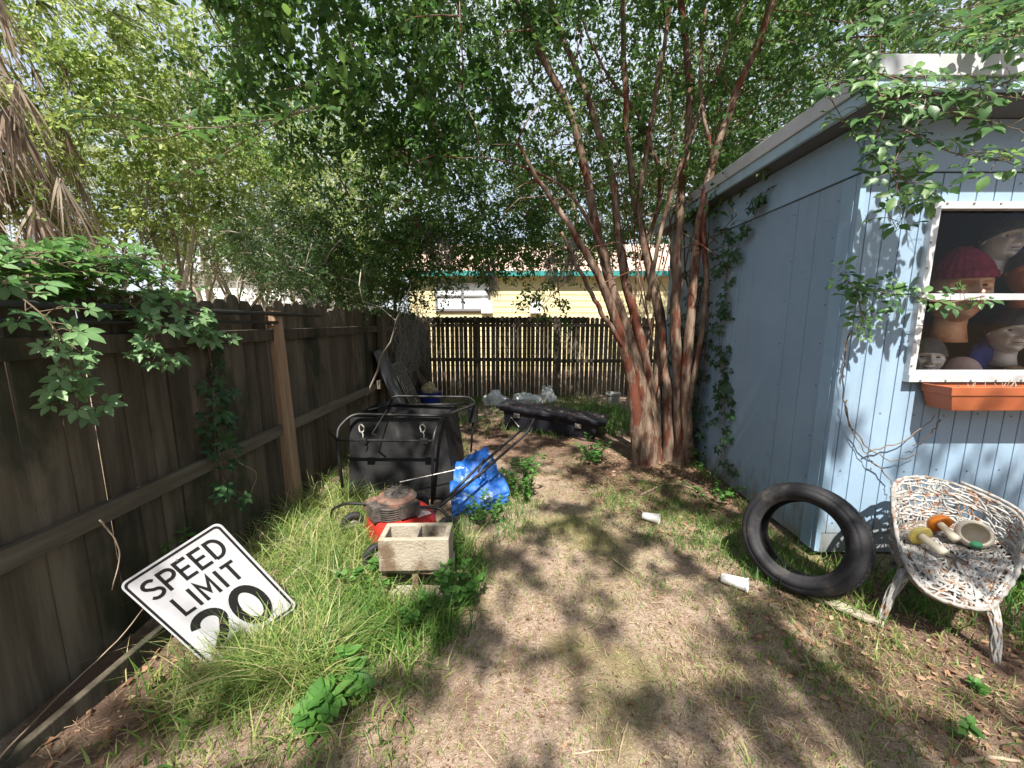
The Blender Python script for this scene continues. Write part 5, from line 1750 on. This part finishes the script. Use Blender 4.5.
def SHADE(gx, gy):
    """how closed the oak's crown is above each part of the yard"""
    d = 1.02 + 1.0 * mnoise.noise(Vector((gx * 3.4, gy * 3.0, 4.2))) + .25 * max(0, min(1, 1.6 - gy))
    def open_(cx, cy, rx, ry, k):
        return k * math.exp(-((gx - cx) / rx) ** 2 - ((gy - cy) / ry) ** 2)
    d -= open_(.45, 1.9, .7, .6, .42)      # sunlit middle
    d -= open_(-1.0, 2.35, .5, .8, .85)
    d -= open_(-1.9, 2.75, .7, .8, 1.5)
    d -= open_(-1.9, 4.05, .35, .7, .9)
    d -= open_(-6, 4, 2.2, 3, .9)      # sunlit grass by the fence
    d -= open_(1.7, 1.2, .8, .3, .35)
    d -= open_(2.5, 2.3, .45, .3, .45)
    d -= open_(2.2, 3.1, .25, .5, .3)
    d -= open_(2.95, 3.8, .6, .5, 1.4)        # woven chair and shed front
    d -= open_(.3, 4.4, .6, .6, .45)
    if gx < -3.2: d *= .3
    return max(0.0, d)


shade_oak()
for k, (x, y, h, lab) in enumerate(((-7.5, -9.5, 6.5, 'broad dark tree added out of view towards the plank fence line'), (-2.0, -11.0, 7.5, 'tall dark tree added unseen behind the viewpoint past the oak'),
                                    (4.0, -10.5, 6.5, 'round dark tree added behind the viewpoint to darken the shed window reflection'), (10.0, -9.0, 7.0, 'wide dark tree added unseen behind the viewpoint beyond the shed end'))):
    bushy_tree('added_tree', lab, (x, y, 0), h, [((x, y, h * .5), (3.2, 1.6, h * .48))], 210, 80, .7, .17, G['oak'], M['bark_dark'], 3, r=.15, group='unseen dark trees added behind the viewpoint')  # unseen row, added to darken the window reflection and cut sky light


# ------------------------------------------------------------------ palm
def palm():
    B = Vector((-6.0, 4.6, 0))
    t = thing('palm_tree', 'palm tree wrapped in a skirt of hanging dead fronds beyond the plank fence', 'palm tree', tuple(B))
    q = MB()
    q.tube([B + Vector((0, 0, -.1)), B + Vector((.05, 0, 2)), B + Vector((0, 0, 4.2)), B + Vector((.05, 0, 5.2))], [.24, .22, .22, .16], 12)
    q.build('trunk', M['bark_dark'], t, smooth=True)
    for nm, mt, n, zr, out in (('dead_fronds', 'deadfrond', 74, (2.4, 5.2), (.35, .8)), ('fronds', 'frond', 26, (4.9, 5.5), (1.0, 1.6))):
        V, F, R = [], [], []
        k = 0
        for i in range(n):
            a = rnd.uniform(0, 2 * PI)
            z0 = rnd.uniform(*zr)
            o = rnd.uniform(*out)
            dirn = Vector((math.cos(a), math.sin(a), 0))
            dead = nm[0] == 'd'
            p0 = B + Vector((0, 0, z0)) + dirn * .2
            p1 = p0 + dirn * o + Vector((0, 0, -.25 if dead else rnd.uniform(-.1, .9)))
            fall = Vector((0, 0, -1)) * (1.0 if dead else .35) + dirn * (.18 if dead else .8)
            side = Vector((-dirn.y, dirn.x, 0))
            tone = rnd.random()
            def ribbon(pts, w):
                nonlocal k
                for j, p in enumerate(pts):
                    ww = w * (1 - .85 * j / (len(pts) - 1))
                    sd = side.lerp(dirn, rnd.uniform(-.4, .4)).normalized()
                    V.extend([tuple(p - sd * ww), tuple(p + sd * ww)])
                for j in range(len(pts) - 1):
                    F.append((k + 2 * j, k + 2 * j + 1, k + 2 * j + 3)); F.append((k + 2 * j, k + 2 * j + 3, k + 2 * j + 2))
                    R.extend([min(1, max(0, tone * .6 + .4 * rnd.random()))] * 2)
                k += 2 * len(pts)
            ribbon([p0, p0.lerp(p1, .5) + Vector((0, 0, .05)), p1], .018)
            for s in range(17):
                f = (s - 8) / 8
                d = (fall + side * f * (.55 if dead else 1.0) + Vector((rnd.gauss(0, .08), rnd.gauss(0, .08), 0))).normalized()
                L_ = rnd.uniform(.55, .95) * (1 - .25 * abs(f))
                m = p1 + d * L_ * .5
                e = p1 + d * L_ + Vector((0, 0, -.14 * L_))
                ribbon([p1, m, e], .017)
        fmesh(nm, V, F, G[mt], t, R)


palm()


# ------------------------------------------------------------------ vines
def vine(name, label, stems, tplv, leaf_mat, size, step, face, cat='vine', group=None, jitter=.05, stem_r=.004, hang=.6, sizes=None):
    """stems: polylines; leaves every step along them, turned towards face"""
    t = thing(name, label, cat, tuple(stems[0][0]), group)
    mb = MB()
    pos, yd, zn, sz = [], [], [], []
    face = Vector(face)
    for pl in stems:
        sp = spline(pl, 8)
        mb.tube(sp, [stem_r * (1 - .6 * i / len(sp)) for i in range(len(sp))], 5)
        for p in sample_poly(sp, step):
            p = Vector(p)
            o = Vector((rnd.gauss(0, 1), rnd.gauss(0, 1), rnd.gauss(0, 1)))
            o = (o - face * o.dot(face) * .8 + face * .35)
            q = p + o * jitter
            mb.tube([p, p.lerp(q, .5) + Vector((0, 0, .01)), q], .0016, 4)
            pos.append(q)
            yd.append(Vector((o.x, o.y, o.z - hang)) + Vector((rnd.gauss(0, .4), rnd.gauss(0, .4), rnd.gauss(0, .3))))
            zn.append(face * 1.0 + Vector((0, 0, .55)) + Vector((rnd.gauss(0, .35), rnd.gauss(0, .35), rnd.gauss(0, .3))))
            sz.append(size * rnd.uniform(.6, 1.2))
    mb.build('stem', M['vinestem'], t, smooth=True)
    V, F, R = scatter(tplv, np.array(pos), np.array(yd), np.array(zn), np.array(sz))
    fmesh('foliage', V, F, leaf_mat, t, R)
    return t


PALM5 = lf_compound((0, 52, -52, 104, -104), (1, .92, .92, .68, .68), .25)
TRI = lf_compound((0, 72, -72), (1.1, .9, .85), .27, .2, .2)


def creepers():
    # mass along the top of the plank fence
    st = []
    for i in range(19):
        y0 = rnd.uniform(.95, 1.95); z0 = 1.80 + rnd.uniform(-.06, .07)
        x0 = FX + rnd.uniform(-.16, .03)
        L_ = rnd.uniform(.2, .45)
        st.append([(x0, y0, z0 - .05), (x0 + .08, y0 + L_ * .4, z0 + rnd.uniform(0, .08)), (x0 + .10, y0 + L_, z0 - rnd.uniform(.0, .13))])
    vine('creeper_vine', 'thick mat of bright five fingered creeper leaves over the plank fence top', st, PALM5, G['creeper'], .064, .044, (.35, -.25, .9), jitter=.06, hang=.15)
    st = [[(FX + .02, 1.50, 1.78), (FX + .14, 1.55, 1.62), (FX + .15, 1.60, 1.48), (FX + .13, 1.62, 1.32), (FX + .12, 1.66, 1.24)],
          [(FX + .05, 1.95, 1.74), (FX + .15, 1.98, 1.60), (FX + .14, 2.02, 1.47), (FX + .12, 2.10, 1.40)],
          [(FX + .06, 2.25, 1.74), (FX + .13, 2.28, 1.66), (FX + .13, 2.36, 1.56), (FX + .12, 2.42, 1.48)],
          ]
    vine('creeper_vine', 'pale creeper strands dangling in front of the dark fence planks', st, PALM5, G['creeper_pale'], .064, .098, (.8, -.55, .45), jitter=.045, hang=.35)
    st = [[(FX + .02, 2.50, 1.60), (FX + .04, 2.50, 1.25), (FX + .04, 2.46, .95), (FX + .07, 2.44, .72), (FX + .10, 2.40, .48)],
          [(FX + .04, 2.50, 1.25), (FX + .04, 2.47, .95), (FX + .05, 2.42, .70)]]
    vine('creeper_vine', 'dark creeper strand climbing straight down the fence planks past the rail', st, PALM5, G['dark_vine'], .075, .05, (.9, -.3, .35), jitter=.05)
    # shed side wall
    st = [[(SX - .03, 3.98, 2.5), (SX - .04, 3.90, 2.2), (SX - .03, 3.93, 1.8), (SX - .04, 3.90, 1.4), (SX - .03, 3.80, .95), (SX - .03, 3.72, .5), (SX - .03, 3.66, .1)],
          [(SX - .04, 3.86, 1.9), (SX - .04, 3.95, 1.5), (SX - .03, 3.88, 1.1), (SX - .03, 3.83, .8)],
          [(SX - .05, 3.35, 2.66), (SX - .05, 3.55, 2.45), (SX - .04, 3.75, 2.3), (SX - .04, 3.88, 2.1)]]
    vine('wall_vine', 'leafy vine strand climbing the blue shed side wall', st, PALM5, G['dark_vine'], .068, .028, (-1, -.3, .25), jitter=.06, hang=.7)
    st = []
    for i in range(11):
        y = rnd.uniform(4.3, 5.35); h = rnd.uniform(1.4, 2.5)
        st.append([(SX - .03, y, h), (SX - .05, y + rnd.uniform(-.2, .2), h * .66), (SX - .05, y + rnd.uniform(-.2, .2), h * .33), (SX - .04, y + rnd.uniform(-.25, .25), .05)])
    vine('wall_vine', 'dark tangle of vines on the shed wall behind the peeling tree', st, PALM5, G['dark_vine'], .062, .062, (-1, -.3, .25), jitter=.06, hang=.7)
    # roof corner
    st = [[P(850, 20, 2.2), P(868, 60, 2.15), P(880, 95, 2.12), P(905, 130, 2.12), P(893, 170, 2.12), P(905, 205, 2.14), P(895, 232, 2.16)],
          [P(880, 95, 2.12), P(930, 110, 2.08), P(975, 118, 2.06), P(1020, 130, 2.05)], [P(875, 90, 2.14), P(845, 82, 2.2), P(830, 95, 2.25), P(862, 150, 2.3)],
          [P(905, 130, 2.12), P(945, 150, 2.1), P(985, 160, 2.08), P(1015, 158, 2.05)], [P(1040, 60, 2.0), P(1000, 85, 2.05), P(950, 95, 2.08), P(915, 100, 2.1)],
          [P(893, 170, 2.12), P(915, 190, 2.1), P(930, 200, 2.08)], [P(870, 70, 2.14), P(910, 84, 2.1), P(960, 90, 2.06), P(1030, 100, 2.0)], [P(885, 110, 2.12), P(876, 140, 2.14), P(872, 165, 2.16)]]
    vine('roof_vine', 'broad leaved vine draped over the front corner of the shed roof', [[tuple(p) for p in s] for s in st], TRI, G['roof_vine'], .066, .050, (-.25, -.75, .6), jitter=.055, hang=.55)
    st = [[P(1060, -10, 2.1), P(1010, 14, 2.2), P(960, 28, 2.3), P(930, 22, 2.4)], [P(1050, 40, 2.0), P(1010, 36, 2.1), P(975, 40, 2.2)], [P(1060, -20, 2.4), P(985, 5, 2.5), P(920, 12, 2.6)],
          [P(1040, 20, 2.3), P(990, 45, 2.4), P(950, 44, 2.5)]]
    vine('roof_vine', 'sunlit vine sprays arching above the pale roof fascia', [[tuple(p) for p in s] for s in st], TRI, G['roof_vine'], .085, .055, (-.2, -.5, .8), jitter=.07, hang=.4)
    st = [[P(905, 296, 2.40), P(880, 292, 2.36), P(856, 288, 2.36), P(836, 268, 2.36)], [P(856, 288, 2.36), P(862, 318, 2.38), P(860, 328, 2.40)], [P(985, 296, 2.42), P(945, 302, 2.40), P(905, 296, 2.40)]]
    vine('roof_vine', 'loose vine sprig floating past the window edge on the shed front', [[tuple(p) for p in s] for s in st], TRI, G['roof_vine'], .058, .095, (-.3, -.8, .4), jitter=.03, hang=.2)
    q = MB()
    for tr in ([(850, 330), (843, 370), (845, 410), (858, 440), (872, 462)], [(845, 400), (852, 430), (880, 455), (900, 460), (920, 452)], [(872, 462), (890, 478), (895, 492)], [(868, 452), (905, 440), (935, 415)], [(940, 420), (925, 440), (912, 446)]):
        sp = spline([P(u, v, SY - .035 - .02 * rnd.random()) for u, v in tr], 6)
        q.tube([p + Vector((rnd.gauss(0, .006), 0, rnd.gauss(0, .006))) for p in sp], [.0045 * (1 - .5 * i / len(sp)) for i in range(len(sp))], 5)
    tag(q.build('bare_vine', M['vinestem'], smooth=True), 'thin leafless brown vine stem trailing down the shed front', 'vine')
    # leafy spray hanging into view high over the fence
    st = [[P(330, 105, 2.7), P(260, 122, 2.6), P(195, 128, 2.5), P(125, 118, 2.4), P(75, 105, 2.35)], [P(195, 128, 2.5), P(160, 140, 2.45), P(120, 136, 2.4)], [P(300, 110, 2.65), P(230, 150, 2.6), P(165, 190, 2.55)]]
    vine('hanging_spray', 'backlit leafy branch hanging in front of the sunlit trees over the fence', [[tuple(p) for p in s] for s in st], lf_oval(.24), G['creeper'], .105, .026, (.0, -.5, .85), 'branch', jitter=.045, hang=.15)


creepers()


def dry_vine_mass():
    q = MB()
    for i in range(420):
        x = rnd.gauss(-1.88, .10); y = rnd.uniform(6.4, 8.1)
        z = rnd.uniform(1.3, 2.1) * (1 - .1 * (8.1 - y))
        pts = [Vector((x, y, z))]
        for k in range(5): pts.append(pts[-1] + Vector((rnd.gauss(0, .05), rnd.gauss(0, .07), -rnd.uniform(.03, .2))))
        q.tube(pts, [.004, .0035, .003, .003, .002, .0015], 4)
    tag(q.build('dry_vine_mass', M['moss']), 'grey curtain of dead tangled vine hanging on the fence near the back corner', 'dead vine', kind='stuff')
    q = MB()
    for (u, v, y, L_) in ((568, 250, 5.6, .5), (552, 255, 5.8, .45), (572, 240, 5.4, .4), (440, 215, 6.4, .4), (492, 275, 6.2, .4), (490, 262, 6.3, .3), (430, 225, 6.2, .5), (445, 240, 6.0, .4)):
        c = P(u, v, y)
        for k in range(46):
            p = c + Vector((rnd.gauss(0, .05), rnd.gauss(0, .05), 0))
            pts = [p]
            for j in range(5): pts.append(pts[-1] + Vector((rnd.gauss(0, .018), rnd.gauss(0, .018), -L_ / 5 * rnd.uniform(.5, 1.2))))
            q.tube(pts, .0028, 4)
    tag(q.build('hanging_moss', M['moss']), 'wisps of grey moss hanging from the tree over the back fence', 'moss', kind='stuff')


dry_vine_mass()


# ------------------------------------------------------------------ grass, straw, leaves, weeds
def blades(pos, h, w, lean, r, seg=3):
    n = len(pos)
    a = NR.uniform(0, 2 * PI, n)
    side = np.stack([np.cos(a), np.sin(a), np.zeros(n)], 1)
    la = NR.uniform(0, 2 * PI, n)
    ld = np.stack([np.cos(la), np.sin(la), np.zeros(n)], 1)
    V = np.zeros((n, 2 * seg + 1, 3))
    for s in range(seg + 1):
        t = s / seg
        c = pos + np.array([0, 0, 1.0]) * (h * t * (1 - .35 * lean * t))[:, None] + ld * (h * lean * t * t)[:, None]
        if s < seg:
            ww = (w * (1 - .75 * t ** 1.5))[:, None]
            V[:, 2 * s] = c - side * ww
            V[:, 2 * s + 1] = c + side * ww
        else:
            V[:, 2 * seg] = c
    f = []
    for s in range(seg - 1):
        f += [(2 * s, 2 * s + 1, 2 * s + 3), (2 * s, 2 * s + 3, 2 * s + 2)]
    f.append((2 * seg - 2, 2 * seg - 1, 2 * seg))
    f = np.array(f)
    F = f[None] + (np.arange(n) * (2 * seg + 1))[:, None, None]
    return V.reshape(-1, 3), F.reshape(-1, 3), np.repeat(r, len(f))


def gzv(xy):
    return np.array([gz(a, b) for a, b in xy])


BLOCK = [(-.80, 2.03, -.34, 2.30)]


def tufts(n, region, h, spread=.05, per=14, w=.0032, lean=(.2, 1.0), tone=(0.1, .6)):
    """region: (cx, cy, rx, ry) ellipse; grass grows in tufts"""
    cx, cy, rx, ry = region
    a = NR.uniform(0, 2 * PI, n); q = np.sqrt(NR.random(n))
    c = np.stack([cx + rx * q * np.cos(a), cy + ry * q * np.sin(a)], 1)
    xy = np.repeat(c, per, 0) + NR.normal(size=(n * per, 2)) * spread
    ok = (xy[:, 0] > -1.90) & ~((xy[:, 0] > 2.05) & (xy[:, 1] > 2.5))
    for x0, y0, x1, y1 in BLOCK: ok &= ~((xy[:, 0] > x0) & (xy[:, 0] < x1) & (xy[:, 1] > y0) & (xy[:, 1] < y1))
    tn = np.repeat(NR.uniform(tone[0], tone[1], n), per)
    hh = np.repeat(NR.uniform(.55, 1.15, n), per)
    xy, tn, hh = xy[ok], tn[ok], hh[ok]
    m = len(xy)
    pos = np.concatenate([xy, gzv(xy)[:, None] - .005], 1)
    H_ = h * hh * NR.uniform(.5, 1.15, m)
    return blades(pos, H_, w * NR.uniform(.6, 1.3, m), NR.uniform(*lean, m), np.clip(tn + NR.normal(size=m) * .16, 0, 1))


def lawn():
    parts = [
        tufts(190, (-1.12, 2.15, .62, .75), .25, .06, 13, .0030, lean=(.4, 1.6), tone=(.15, 1.1)),
        tufts(75, (-.85, 1.75, .55, .45), .19, .06, 12, .0030, lean=(.4, 1.5), tone=(.2, .85)),
        tufts(95, (-1.45, 2.9, .45, .65), .32, .05, 13, .0032, lean=(.3, 1.4), tone=(.3, .9)),
        tufts(60, (-1.15, 2.3, .55, .6), .36, .05, 10, .0026, lean=(.5, 1.6), tone=(.35, .8)),
        tufts(70, (-.95, 2.0, .45, .35), .26, .05, 12, .0034, lean=(.3, 1.2), tone=(.05, .4)),
        tufts(80, (-1.12, 1.63, .28, .09), .38, .05, 8, .0026, lean=(.3, 1.4), tone=(.1, 1.0)),
        tufts(50, (-1.08, 2.72, .22, .25), .26, .05, 12, .003, lean=(.3, 1.3), tone=(.1, .8)),
        tufts(18, (-.42, 2.62, .12, .2), .22, .04, 12, .003, lean=(.3, 1.2), tone=(.0, .5)),
        tufts(60, (-.95, 1.95, .55, .55), .20, .05, 9, .0062, lean=(.3, 1.2), tone=(.0, .5)),
        tufts(24, (-1.0, 1.35, .55, .35), .15, .05, 8, .0055, lean=(.3, 1.2), tone=(.0, .6)),
        tufts(60, (1.2, 2.6, .6, .9), .09, .05, 10, .0028, lean=(.3, 1.3), tone=(.0, .5)),
        tufts(40, (1.5, 1.5, .8, .6), .10, .05, 9, .0034, lean=(.3, 1.3), tone=(.2, .8)),
        tufts(30, (-1.28, 2.36, .22, .2), .34, .04, 12, .0028, lean=(.4, 1.4), tone=(.2, .7)),
        tufts(64, (-1.04, 1.61, .24, .10), .34, .04, 12, .0028, lean=(.3, 1.3), tone=(.2, .8)),
        tufts(30, (-.56, 2.42, .24, .06), .30, .04, 14, .0034, tone=(.0, .4)),
        tufts(24, (-.56, 1.95, .25, .05), .20, .03, 12, .0034, tone=(.0, .4)),
        tufts(26, (-1.13, 1.66, .16, .10), .30, .04, 12, .0028, lean=(.3, 1.3), tone=(.3, .9)),
        tufts(46, (-1.35, 1.75, .35, .35), .22, .05, 12, .0036, tone=(.3, .9)),
        tufts(60, (-.95, 1.2, .6, .35), .14, .05, 10, .003, tone=(.2, .9)),
        tufts(60, (-.40, 2.25, .22, .35), .24, .04, 14, .0034, tone=(.0, .35)),
        tufts(70, (-.62, 1.85, .40, .20), .22, .05, 14, .0036, tone=(.05, .45)),
        tufts(60, (-.10, 3.2, .35, .6), .20, .05, 14, .003, tone=(.0, .3)),
        tufts(170, (-1.2, 4.3, .7, 1.3), .22, .06, 14, .0034, tone=(.1, .6)),
        tufts(420, (.3, 6.9, 2.3, 1.6), .17, .08, 14, .0038, tone=(.0, .5)),
        tufts(130, (1.5, 6.4, .8, 1.0), .26, .06, 14, .004, tone=(.0, .3)),
        tufts(140, (1.25, 3.2, .55, .65), .10, .05, 14, .0026, tone=(.0, .4)),
        tufts(90, (1.75, 2.6, .40, .45), .15, .05, 14, .0028, tone=(.0, .4)),
        tufts(70, (2.15, 2.15, .5, .32), .17, .05, 12, .003, tone=(.05, .5)),
        tufts(90, (3.0, 1.85, .45, .5), .26, .05, 14, .0034, tone=(.0, .4)),
        tufts(60, (1.55, 1.75, .45, .35), .075, .05, 12, .0022, tone=(.1, .6)),
        tufts(60, (1.75, 1.35, .6, .4), .085, .05, 12, .0024, tone=(.1, .8)),
        tufts(900, (.5, 2.2, 1.6, 1.5), .05, .06, 12, .0018, tone=(.35, 1.0)),
        tufts(150, (.35, 2.5, .55, .6), .055, .07, 14, .0018, tone=(.5, .95)),
        tufts(200, (.6, 3.9, 1.2, 1.2), .06, .06, 12, .002, tone=(.1, .7)),
        tufts(220, (1.2, 1.2, 1.4, .6), .05, .06, 12, .0018, tone=(.3, 1.0)),
        tufts(90, (-.2, 1.3, .9, .5), .05, .05, 10, .0018, tone=(.2, 1.0)),
        tufts(45, (2.02, 3.6, .10, 1.2), .16, .05, 10, .003, tone=(.0, .4)),
    ]
    V, F, R = cat3(parts)
    tag(fmesh('grass', V, F, G['grass'], None, R), 'uneven yellow green grass growing in tufts over the yard', 'grass', kind='stuff')
    # dead straw lying flat
    parts = []
    for n, (cx, cy, rx, ry), ln in ((16000, (.6, 2.2, 1.9, 1.7), .055), (8000, (1.8, 1.7, 1.1, .8), .075), (3500, (-1.1, 1.6, .8, .8), .08), (3500, (1.4, 4.0, .9, .9), .08), (3500, (.2, 4.8, 1.6, 1.6), .07), (3000, (.2, 1.1, 1.6, .5), .045)):
        a = NR.uniform(0, 2 * PI, n); q = np.sqrt(NR.random(n))
        xy = np.stack([cx + rx * q * np.cos(a), cy + ry * q * np.sin(a)], 1)
        pat = np.array([mnoise.noise(Vector((x * 2.2, y * 2.2, 8.0))) + .5 * mnoise.noise(Vector((x * 6, y * 6, 2.0))) for x, y in xy])
        ok = (xy[:, 0] > -1.88) & ~((xy[:, 0] > 2.08) & (xy[:, 1] > 2.5)) & (pat > NR.uniform(-.7, .3, n))
        xy = xy[ok]
        m = len(xy)
        pos = np.concatenate([xy, gzv(xy)[:, None] + NR.uniform(.002, .014, (m, 1))], 1)
        yd = NR.normal(size=(m, 3)); yd[:, 2] *= .16
        zn = np.tile([0, 0, 1.0], (m, 1)) + NR.normal(size=(m, 3)) * .2
        tv = np.array([(-.016, 0, 0), (.016, 0, 0), (.022, .5, .06), (-.008, .5, .06), (.0, 1, 0)])
        tf = np.array([(0, 1, 2), (0, 2, 3), (3, 2, 4)])
        parts.append(scatter((tv, tf), pos, yd, zn, ln * .75 * NR.uniform(.4, 1.5, m)))
    V, F, R = cat3(parts)
    tag(fmesh('straw_thatch', V, F, G['straw'], None, R), 'dead straw thatch lying matted on the dirt', 'straw', kind='stuff')
    parts = []
    for n, (cx, cy, rx, ry), s in ((900, (1.5, 3.9, .9, 1.1), .035), (700, (.3, 5.2, 1.5, 1.3), .04), (2600, (.6, 2.2, 1.9, 1.7), .011), (500, (.6, 2.4, 1.9, 1.6), .024), (900, (.3, 1.1, 1.7, .5), .010), (1100, (2.1, 1.75, .9, .7), .03), (700, (1.6, 3.6, .8, 1.0), .03), (250, (-1.6, 1.6, .25, .9), .035)):
        a = NR.uniform(0, 2 * PI, n); q = np.sqrt(NR.random(n))
        xy = np.stack([cx + rx * q * np.cos(a), cy + ry * q * np.sin(a)], 1)
        xy = xy[(xy[:, 0] > -1.86) & ~((xy[:, 0] > 2.08) & (xy[:, 1] > 2.5))]
        m = len(xy)
        pos = np.concatenate([xy, gzv(xy)[:, None] + NR.uniform(.004, .018, (m, 1))], 1)
        yd = NR.normal(size=(m, 3)); yd[:, 2] *= .2
        zn = np.tile([0, 0, 1.0], (m, 1)) + NR.normal(size=(m, 3)) * .35
        parts.append(scatter(lf_simple(), pos, yd, zn, s * NR.uniform(.6, 1.5, m)))
    # crumbs of soil
    n = 16000
    xy = np.stack([NR.uniform(-1.7, 2.9, n), .75 + 3.6 * NR.random(n) ** 1.6], 1)
    pat = np.array([mnoise.noise(Vector((x * 3, y * 3, 4.0))) for x, y in xy])
    xy = xy[(pat > NR.uniform(-.5, .5, n)) & ~((xy[:, 0] > 2.08) & (xy[:, 1] > 2.5))]
    m = len(xy)
    pos = np.concatenate([xy, gzv(xy)[:, None]], 1)
    tv = np.array([(-.5, 0, 0), (.5, -.1, 0), (.1, .6, .05), (0, .15, .55), (-.2, -.45, .1)]); tf = np.array([(0, 1, 3), (1, 2, 3), (2, 0, 3), (0, 4, 3), (4, 1, 3)])
    V, F, R = scatter((tv, tf), pos, NR.normal(size=(m, 3)) * [1, 1, .1], np.tile([0, 0, 1.0], (m, 1)) + NR.normal(size=(m, 3)) * .2, .004 + .010 * NR.random(m) ** 3)
    tag(fmesh('soil_crumbs', V, F, M['crumb'], None, R), 'crumbs of sandy soil and grit strewn over the bare dirt', 'soil crumbs', kind='stuff')
    # leaves fallen on the toolbox lid
    fl, fr, bl = P(496, 405, 5.75), P(606, 423, 5.22), P(512, 399.5, 6.15)
    n = 260
    u, v = NR.random(n), NR.random(n)
    pos = np.array(fl)[None] + np.array(fr - fl)[None] * (.04 + .92 * u[:, None]) + np.array(bl - fl)[None] * (.05 + .9 * v[:, None]) + np.array([0, 0, .008])
    yd = NR.normal(size=(n, 3)); yd[:, 2] *= .1
    parts.append(scatter(lf_simple(), pos, yd, np.tile([0, 0, 1.0], (n, 1)) + NR.normal(size=(n, 3)) * .2, .03 * NR.uniform(.5, 1.3, n)))
    V, F, R = cat3(parts)
    tag(fmesh('leaf_litter', V, F, G['deadleaf'], None, R), 'brown fallen leaves scattered under the tree and on the toolbox', 'leaf litter', kind='stuff')


lawn()


def weed(label, x, y, h, n, size, spread, tpl=None, leaf='weed'):
    t = thing('broadleaf_plant', label, 'weed', (x, y, gz(x, y)), 'broadleaf weeds growing in the yard')
    mb = MB()
    pos, yd, zn, sz = [], [], [], []
    k = max(3, n // 14) if n > 20 else 1
    for i in range(k):
        a = rnd.uniform(0, 2 * PI)
        b = Vector((x + math.cos(a) * spread * .4 * rnd.random(), y + math.sin(a) * spread * .4 * rnd.random(), 0)); b.z = gz(b.x, b.y) - .01
        e = b + Vector((math.cos(a) * spread * rnd.random(), math.sin(a) * spread * rnd.random(), h * rnd.uniform(.6, 1.1)))
        sp = spline([b, b.lerp(e, .5) + Vector((0, 0, h * .12)), e], 5)
        mb.tube(sp, [.003 * (1 - .5 * j / len(sp)) for j in range(len(sp))], 5)
        for j in range(n // k):
            f = rnd.uniform(.15, 1) ** .8
            p = sp[min(len(sp) - 1, int(f * (len(sp) - 1)))]
            a2 = rnd.uniform(0, 2 * PI)
            pos.append(p); yd.append((math.cos(a2), math.sin(a2), rnd.uniform(-.1, .6))); zn.append((rnd.gauss(0, .3), rnd.gauss(0, .3) - .2, 1)); sz.append(size * rnd.uniform(.6, 1.25) * (1.1 - .35 * f))
    mb.build('stem', G['weed'], t)
    V, F, R = scatter(tpl or lf_oval(.28), np.array(pos), np.array(yd), np.array(zn), np.array(sz))
    fmesh('foliage', V, F, G[leaf], t, R)


def g2(u, v):
    p = G_(u, v, 0); return p.x, p.y


weed('big leaved weed rosette in the grass below the road sign', *g2(325, 712), .16, 46, .095, .10)
weed('second leafy weed clump between the road sign and the bare dirt', *g2(352, 690), .17, 42, .085, .10)
weed('round leaved weed growing up beside the concrete blocks', *g2(455, 606), .30, 110, .055, .14, lf_oval(.4))
weed('small leaved weed growing right in front of the lower concrete block', *g2(418, 622), .20, 70, .05, .16, lf_oval(.36))
weed('bright leaved weed patch growing on the fence side of the concrete blocks', *g2(372, 590), .24, 120, .05, .20, lf_oval(.34))
weed('leafy green weed bush beside the blue tarp', *g2(524, 500), .42, 260, .055, .22)
weed('low weed patch growing in front of the blue tarp', *g2(486, 522), .22, 150, .045, .20)
weed('sunlit pale weed bush beside the end of the toolbox', *g2(592, 462), .30, 240, .055, .24)
weed('dark weed growing against the tree base', *g2(700, 470), .30, 120, .05, .22, None, 'shrub')
weed('green leafy weed between tree roots and shed wall', *g2(712, 500), .18, 110, .045, .25)
weed('tiny three leaved seedling in the dry grass below the woven chair', *g2(958, 742), .09, 18, .05, .06)
weed('tall weed reaching above the top edge of the road sign', *g2(176, 592), .40, 60, .075, .12)
weed('bright seedling at the bottom corner of the yard beside the dry branch', *g2(985, 700), .08, 16, .045, .05)
weed('leafy weed among tall grass beyond the woven chair', *g2(1010, 602), .22, 60, .06, .15)
